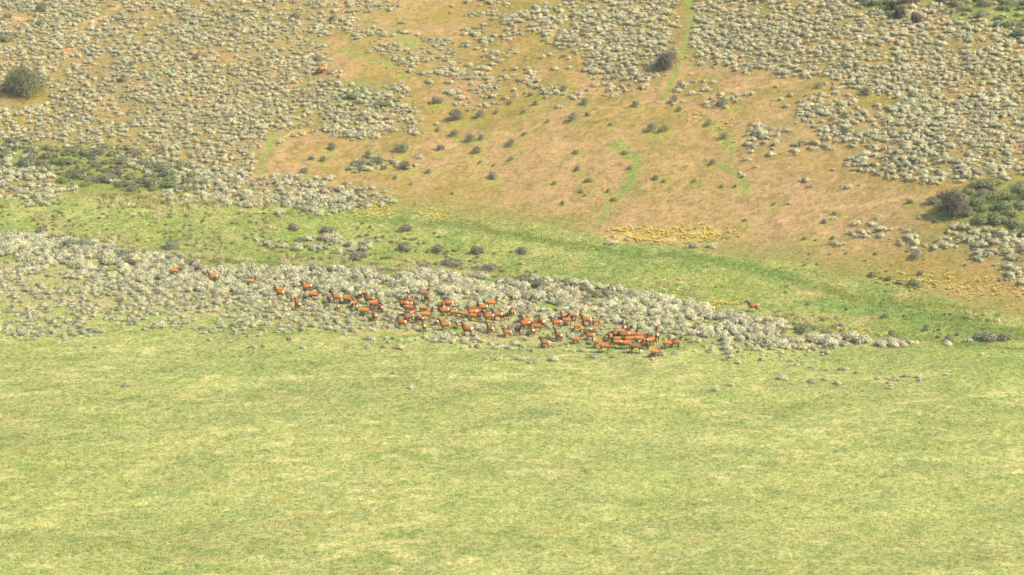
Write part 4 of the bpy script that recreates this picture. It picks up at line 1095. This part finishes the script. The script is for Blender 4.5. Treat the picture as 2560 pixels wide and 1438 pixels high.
# lone bushes of the meadow and slope, placed one by one
LONE = [(923, 849, 32, 'largest round sagebrush alone on the grass below the left cluster'), (921, 867, 22, 'flat sagebrush just below the largest round one'),
 (963, 868, 18, 'small sagebrush between two flat ones on the grass'), (998, 869, 30, 'wide flat sagebrush on the grass, last of a short row'),
 (1013, 886, 15, 'little pale sagebrush lowest under the short row'), (965, 845, 13, 'tiny sagebrush right of the largest round one'),
 (725, 846, 28, 'long sagebrush on the grass below the striding left elk'), (759, 869, 17, 'small sagebrush alone on the grass, left of centre'),
 (633, 868, 22, 'left one of a pair of sagebrushes on the grass'), (662, 865, 20, 'right one of a pair of sagebrushes on the grass'), (868, 867, 13, 'thin small sagebrush in the grass'),
 (240, 869, 16, 'small sagebrush alone on the left meadow'), (332, 869, 8, 'tiny sagebrush dot on the left meadow'), (165, 847, 22, 'flat sagebrush at the left meadow\'s top'),
 (70, 849, 15, 'small round sagebrush at the left meadow\'s top'), (523, 850, 16, 'small round sagebrush at the fringe, left'), (577, 854, 18, 'low mauve sagebrush at the fringe, left'),
 (698, 934, 9, 'tiny grey sagebrush far out on the meadow'), (985, 933, 18, 'pale dry bush far out on the meadow, left of centre'), (1028, 967, 22, 'low grey sagebrush farthest out on the meadow'),
 (318, 964, 24, 'pale flattened tussock alone in the left meadow'), (1293, 898, 30, 'wide sagebrush at the left of the cut off row, below mid herd'), (1330, 905, 24, 'low sagebrush next to the wide one below mid herd'),
 (1380, 897, 34, 'large sagebrush on the grass left below the right cluster'), (1240, 897, 24, 'small yellowish sagebrush below mid herd'), (1248, 895, 18, 'small sagebrush sharing its spot with a yellowish one'),
 (1213, 897, 16, 'little sagebrush near the rim of the meadow'), (1487, 893, 26, 'sagebrush below the left end of the right cluster'), (1510, 897, 16, 'small sagebrush below the big front row elk'),
 (1532, 892, 18, 'pale sagebrush below the front row of the right cluster'), (1600, 880, 24, 'sagebrush right under the grey elk of the front row'), (1635, 897, 20, 'flat sagebrush under the lowest elk'),
 (1577, 868, 22, 'pale round sagebrush among the legs of the front row'), (1820, 884, 28, 'flat sagebrush alone right of the herd'), (1815, 899, 18, 'small sagebrush below the flat one, right of the herd'),
 (1848, 907, 18, 'sagebrush at the start of the meadow line, right of the herd'), (1773, 943, 9, 'tiny grey sagebrush far out, right of the herd'), (1830, 960, 28, 'rounded pale sagebrush far out on the right meadow'),
 (1785, 973, 28, 'thin low sagebrush far out on the right meadow'), (1955, 943, 36, 'long low brownish sagebrush on the right meadow'), (2030, 953, 22, 'sagebrush in the meadow line, lower'), (2068, 948, 22, 'greyish sagebrush in the meadow line, lower right'),
 (2143, 932, 22, 'round sagebrush at the end of the meadow line'), (2110, 922, 24, 'sagebrush second last in the meadow line'), (2238, 949, 22, 'round sagebrush on the far right meadow'), (2265, 941, 28, 'straw topped sagebrush on the far right meadow'),
 (2225, 969, 20, 'flat sagebrush lowest on the far right meadow'), (2367, 936, 14, 'tiny sagebrush at the far right of the meadow'), (2375, 858, 36, 'large round sagebrush alone behind the right end of the belt'),
 (2290, 857, 20, 'sagebrush just past the end of the belt'), (2420, 853, 24, 'sagebrush with a brown neighbour at right'), (2455, 886, 18, 'pale sagebrush on the reddish grass at right'), (2512, 880, 14, 'pale sagebrush close to the right edge'),
 (1213, 170, 24, 'round sagebrush alone on the upper tan clearing'), (1290, 172, 22, 'sagebrush right of the lone round one on the clearing'), (1139, 260, 18, 'sagebrush above the stout dark shrub'),
 (868, 460, 22, 'pale round sagebrush alone above the left draw'), (932, 470, 26, 'mauve sagebrush above the left draw'), (961, 478, 18, 'sagebrush right of the mauve one'), (983, 504, 26, 'sagebrush at the tip of the lower tongue'),
 (958, 508, 28, 'dusty sagebrush close to the small yellow flower patch'), (1041, 509, 16, 'white sagebrush alone on the slope foot'), (2115, 466, 32, 'pale oval sagebrush alone on the right tan slope'),
 (2015, 450, 30, 'twin headed sagebrush on the right tan slope'), (1998, 452, 14, 'small sagebrush touching the twin headed one'), (2028, 467, 18, 'small round sagebrush below the twin headed one'),
 (2084, 424, 15, 'little sagebrush right of the bare slope'), (1973, 509, 16, 'flat sagebrush by the faint trail'), (2083, 547, 17, 'pale sagebrush on the bare foot slope'), (2151, 463, 10, 'tiny bush by the oval one'),
 (2404, 452, 22, 'flat pale sagebrush under the right sagebrush edge'), (1530, 606, 32, 'sagebrush at the lower left of the long flower patch'), (1532, 593, 18, 'small sagebrush inside the flower patch'),
 (1568, 599, 18, 'round sagebrush under the flower patch'), (1730, 612, 40, 'big sagebrush below the right half of the flower patch'), (1780, 614, 30, 'sagebrush right of the big one below the flowers'),
 (2095, 604, 40, 'wide sagebrush at the foot of the right tan slope'), (2147, 592, 20, 'dark based sagebrush by the wide one'), (2205, 570, 46, 'long cluster of sagebrush on the foot slope'), (2178, 560, 24, 'bright sagebrush left of the long cluster'),
 (2195, 545, 24, 'bright sagebrush above the long cluster'), (2300, 545, 16, 'small pale bush left of the tree shadow'),
 (2093, 218, 26, 'round sagebrush on the bare strip, upper right'), (1385, 173, 22, 'sagebrush alone in the upper middle clearing'), (1375, 136, 18, 'sagebrush under the upper middle thicket'), (1483, 180, 20, 'dusty sagebrush left of the upper middle thicket'),
 (1400, 99, 24, 'sagebrush by the short red trail'), (1345, 28, 26, 'sagebrush cluster at the top, left of its thicket'), (1220, 140, 30, 'sagebrush above the lone round one'), (1555, 40, 30, 'sagebrush at the top of the upper middle thicket'),
 (1860, 440, 20, 'low sagebrush by the second gully'), (1890, 417, 14, 'small white sagebrush, right of the second gully'), (1868, 400, 20, 'sagebrush near the head of the second gully'), (1848, 433, 14, 'small sagebrush at the second gully\'s bend')]
lone_pts = []
for k, (u, v, w_, lab) in enumerate(LONE):
    x, y, z = pt(u, v + w_ * .12); s = w_ / ppm(y) / 1.5
    o = put_plant('sagebrush', SAGES[k % 12], x, y, z - .04, s, min(s, 1.1) * .9)
    tag(o, lab, 'sagebrush', 'sagebrushes standing alone')
    lone_pts.append((x, y))
NL = len(LONE)
size_px = ss_ * F / sy
vis = (np.abs(sx) < sy * .192)
order = np.argsort(-np.where(vis, size_px, 0))
near = order[:300 - NL]; rest = order[300 - NL:]
used = set()
LM = [(e[0], e[1], ' '.join(e[3].split(',')[0].split()[:9])) for e in elks]
LM += [(*pt(q[0], q[1])[:2], ' '.join(q[4].split(',')[0].split()[:10])) for q in DRAW_SHRUBS]
LM += [(lone_pts[k][0], lone_pts[k][1], ' '.join(q[3].split(',')[0].split()[:10])) for k, q in enumerate(LONE)]
LX = np.array([(q[0], q[1]) for q in LM])
zname = {1: 'silver grey sagebrush in the dense belt around and left of the herd', 0: 'tall sagebrush growing on the hillside beyond the draw', 2: 'low sagebrush on the rim between belt and meadow'}
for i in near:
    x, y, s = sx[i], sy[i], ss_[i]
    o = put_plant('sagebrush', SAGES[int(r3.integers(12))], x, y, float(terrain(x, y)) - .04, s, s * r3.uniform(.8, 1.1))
    d = np.hypot(LX[:, 0] - x, LX[:, 1] - y); lab = zname[int(szn[i])]
    for j in np.argsort(d)[:8]:
        if d[j] > 13: break
        ddx, ddy = x - LX[j, 0], y - LX[j, 1]
        rel = ('right of the ' if ddx > 0 else 'left of the ') if abs(ddx) > abs(ddy) else ('behind the ' if ddy > 0 else 'in front of the ')
        cand = 'sagebrush ' + ('just ' if d[j] < 2.4 and not rel.startswith('in') else ('' if d[j] < 4 else ('some way ' if d[j] < 7.5 else 'well '))) + rel + LM[j][2]; cand = ' '.join(cand.split()[:16])
        if cand not in used: used.add(cand); lab = cand; break
    tag(o, lab, 'sagebrush', 'sagebrushes of the belt')
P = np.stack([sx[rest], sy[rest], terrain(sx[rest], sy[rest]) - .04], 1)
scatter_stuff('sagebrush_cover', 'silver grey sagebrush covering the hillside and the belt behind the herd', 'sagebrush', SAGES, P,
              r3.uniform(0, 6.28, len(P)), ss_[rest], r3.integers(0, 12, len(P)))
print('sage', len(sx), 'shrubs', len(shr_xy), 'elk', len(elks))

# ------------------------------------------------------------------ grass, bunchgrass, flowers (uncountable cover)
r4 = np.random.default_rng(77)
TUFTS = [form('tuft_form', make_tuft(400 + k, 18, (.13, .18, .11, .21)[k % 4], .27, .05, 1.1), M_grass) for k in range(8)]
xs, ys = [], []
for (y0, y1, step) in ((262, 470, .52), (470, 600, .68)):
    x, y = jgrid(-122, 122, y0, y1, step, r4)
    m = np.abs(x) < y * .194 + 6
    xs.append(x[m]); ys.append(y[m])
x = np.concatenate(xs); y = np.concatenate(ys)
cv, grassy, wh, wd, bl = cover(x, y)
p = np.clip(grassy, 0, 1) * (1 - .55 * bl)
ok = r4.uniform(0, 1, len(x)) < p
x, y, cv, wh, wd, bl = x[ok], y[ok], cv[ok], wh[ok], wd[ok], bl[ok]
tint = cv * (1 + r4.normal(0, 1, (len(x), 1)) * (.05 + .16 * wh[:, None])) * 1.16
rust = (wh > .5) & (r4.uniform(0, 1, len(x)) < .3)
tint[rust] *= np.array([.72, .62, .42])
strawp = .035 * (1 - wh) * (1 - wd) + .03 * wd * (1 - wh) + .01
st = r4.uniform(0, 1, len(x)) < strawp
tint[st] = np.array([.50, .42, .17]) * r4.uniform(.8, 1.1, (st.sum(), 1))
dry = (cv[:, 0] > cv[:, 1] * 1.10) & (wh < .5) & (r4.uniform(0, 1, len(x)) < .6)
tint[dry] = np.array([.50, .44, .20]) * r4.uniform(.85, 1.1, (dry.sum(), 1))
gd = (r4.uniform(0, 1, len(x)) < .04) & ~st
tint[gd] *= np.array([.70, .85, .75])
sc = r4.uniform(.6, 1.25, len(x)) * (1 - .35 * wh) * (1 + .35 * wd * (1 - wh))
scatter_stuff('grass', 'short green and straw coloured grass covering meadow, draw and slope', 'grass', TUFTS, np.stack([x, y, terrain(x, y)], 1),
              r4.uniform(0, 6.28, len(x)), sc, r4.integers(0, 8, len(x)), np.clip(tint, .01, 1))
print('tufts', len(x))
# straw bunchgrass of the draw
BUNCH = [form('bunchgrass_form', make_tuft(450 + k, 44, .62, .22, .05, .75), M_grass) for k in range(5)]
zones = [(W([(-400, 500), (200, 508), (700, 520), (760, 560), (640, 600), (640, 680), (500, 655), (300, 630), (0, 585), (-400, 570)]), .20),
         (W([(700, 640), (960, 640), (1250, 660), (1250, 695), (1000, 690), (700, 670)]), .30),
         (W([(480, 500), (700, 510), (640, 530), (300, 520), (150, 470), (300, 470)]), .25), (W([(1560, 700), (1800, 720), (1830, 750), (1600, 730)]), .08),
         (W([(1940, 780), (2100, 795), (2100, 815), (1960, 808)]), .35), (W([(2400, 785), (2560, 795), (2560, 812), (2420, 806)]), .35),
         (W([(600, 470), (720, 520), (400, 520), (300, 490)]), .15)]
bx, by = [], []
for P, d in zones:
    x, y = jgrid(P[:, 0].min(), P[:, 0].max(), P[:, 1].min(), P[:, 1].max(), 1.1, r4)
    ok = inside(x, y, P) & (r4.uniform(0, 1, len(x)) < d * 4.5 * sstep(.3, .7, fbm(x, y, 5, 500, 3))) & (np.abs(x) < y * .194 + 5)
    bx.append(x[ok]); by.append(y[ok])
x = np.concatenate(bx); y = np.concatenate(by)
straw = np.array([.66, .56, .28])[None] * r4.uniform(.75, 1.1, (len(x), 1)); q = r4.uniform(0, 1, len(x)) < .35
straw[q] = np.array([.28, .30, .07]) * r4.uniform(.8, 1.1, (q.sum(), 1))
scatter_stuff('bunchgrass', 'straw coloured bunchgrass clumps in the green draw', 'grass', BUNCH, np.stack([x, y, terrain(x, y)], 1), r4.uniform(0, 6.28, len(x)), r4.uniform(.7, 1.6, len(x)), r4.integers(0, 5, len(x)), straw)
FL = [form('flower_form', make_flower(470 + k), M_flower) for k in range(5)]
bx, by = [], []
for P, d in FLOWERS:
    x, y = jgrid(P[:, 0].min(), P[:, 0].max(), P[:, 1].min(), P[:, 1].max(), .27, r4)
    xw, yw = warp(x, y, 2.0, 4, 520)
    ok = (r4.uniform(0, 1, len(x)) < d * soft(xw, yw, P, 4) * sstep(.25, .75, fbm(x, y, 1.6, 530, 3)) * 1.0) & (np.abs(x) < y * .2 + 5)
    bx.append(x[ok]); by.append(y[ok])
x = np.concatenate(bx); y = np.concatenate(by)
scatter_stuff('yellow_flowers', 'yellow wildflowers in patches on slope foot and draw', 'flowers', FL, np.stack([x, y, terrain(x, y)], 1), r4.uniform(0, 6.28, len(x)), r4.uniform(.65, 1.25, len(x)), r4.integers(0, 5, len(x)), np.ones((len(x), 3)))
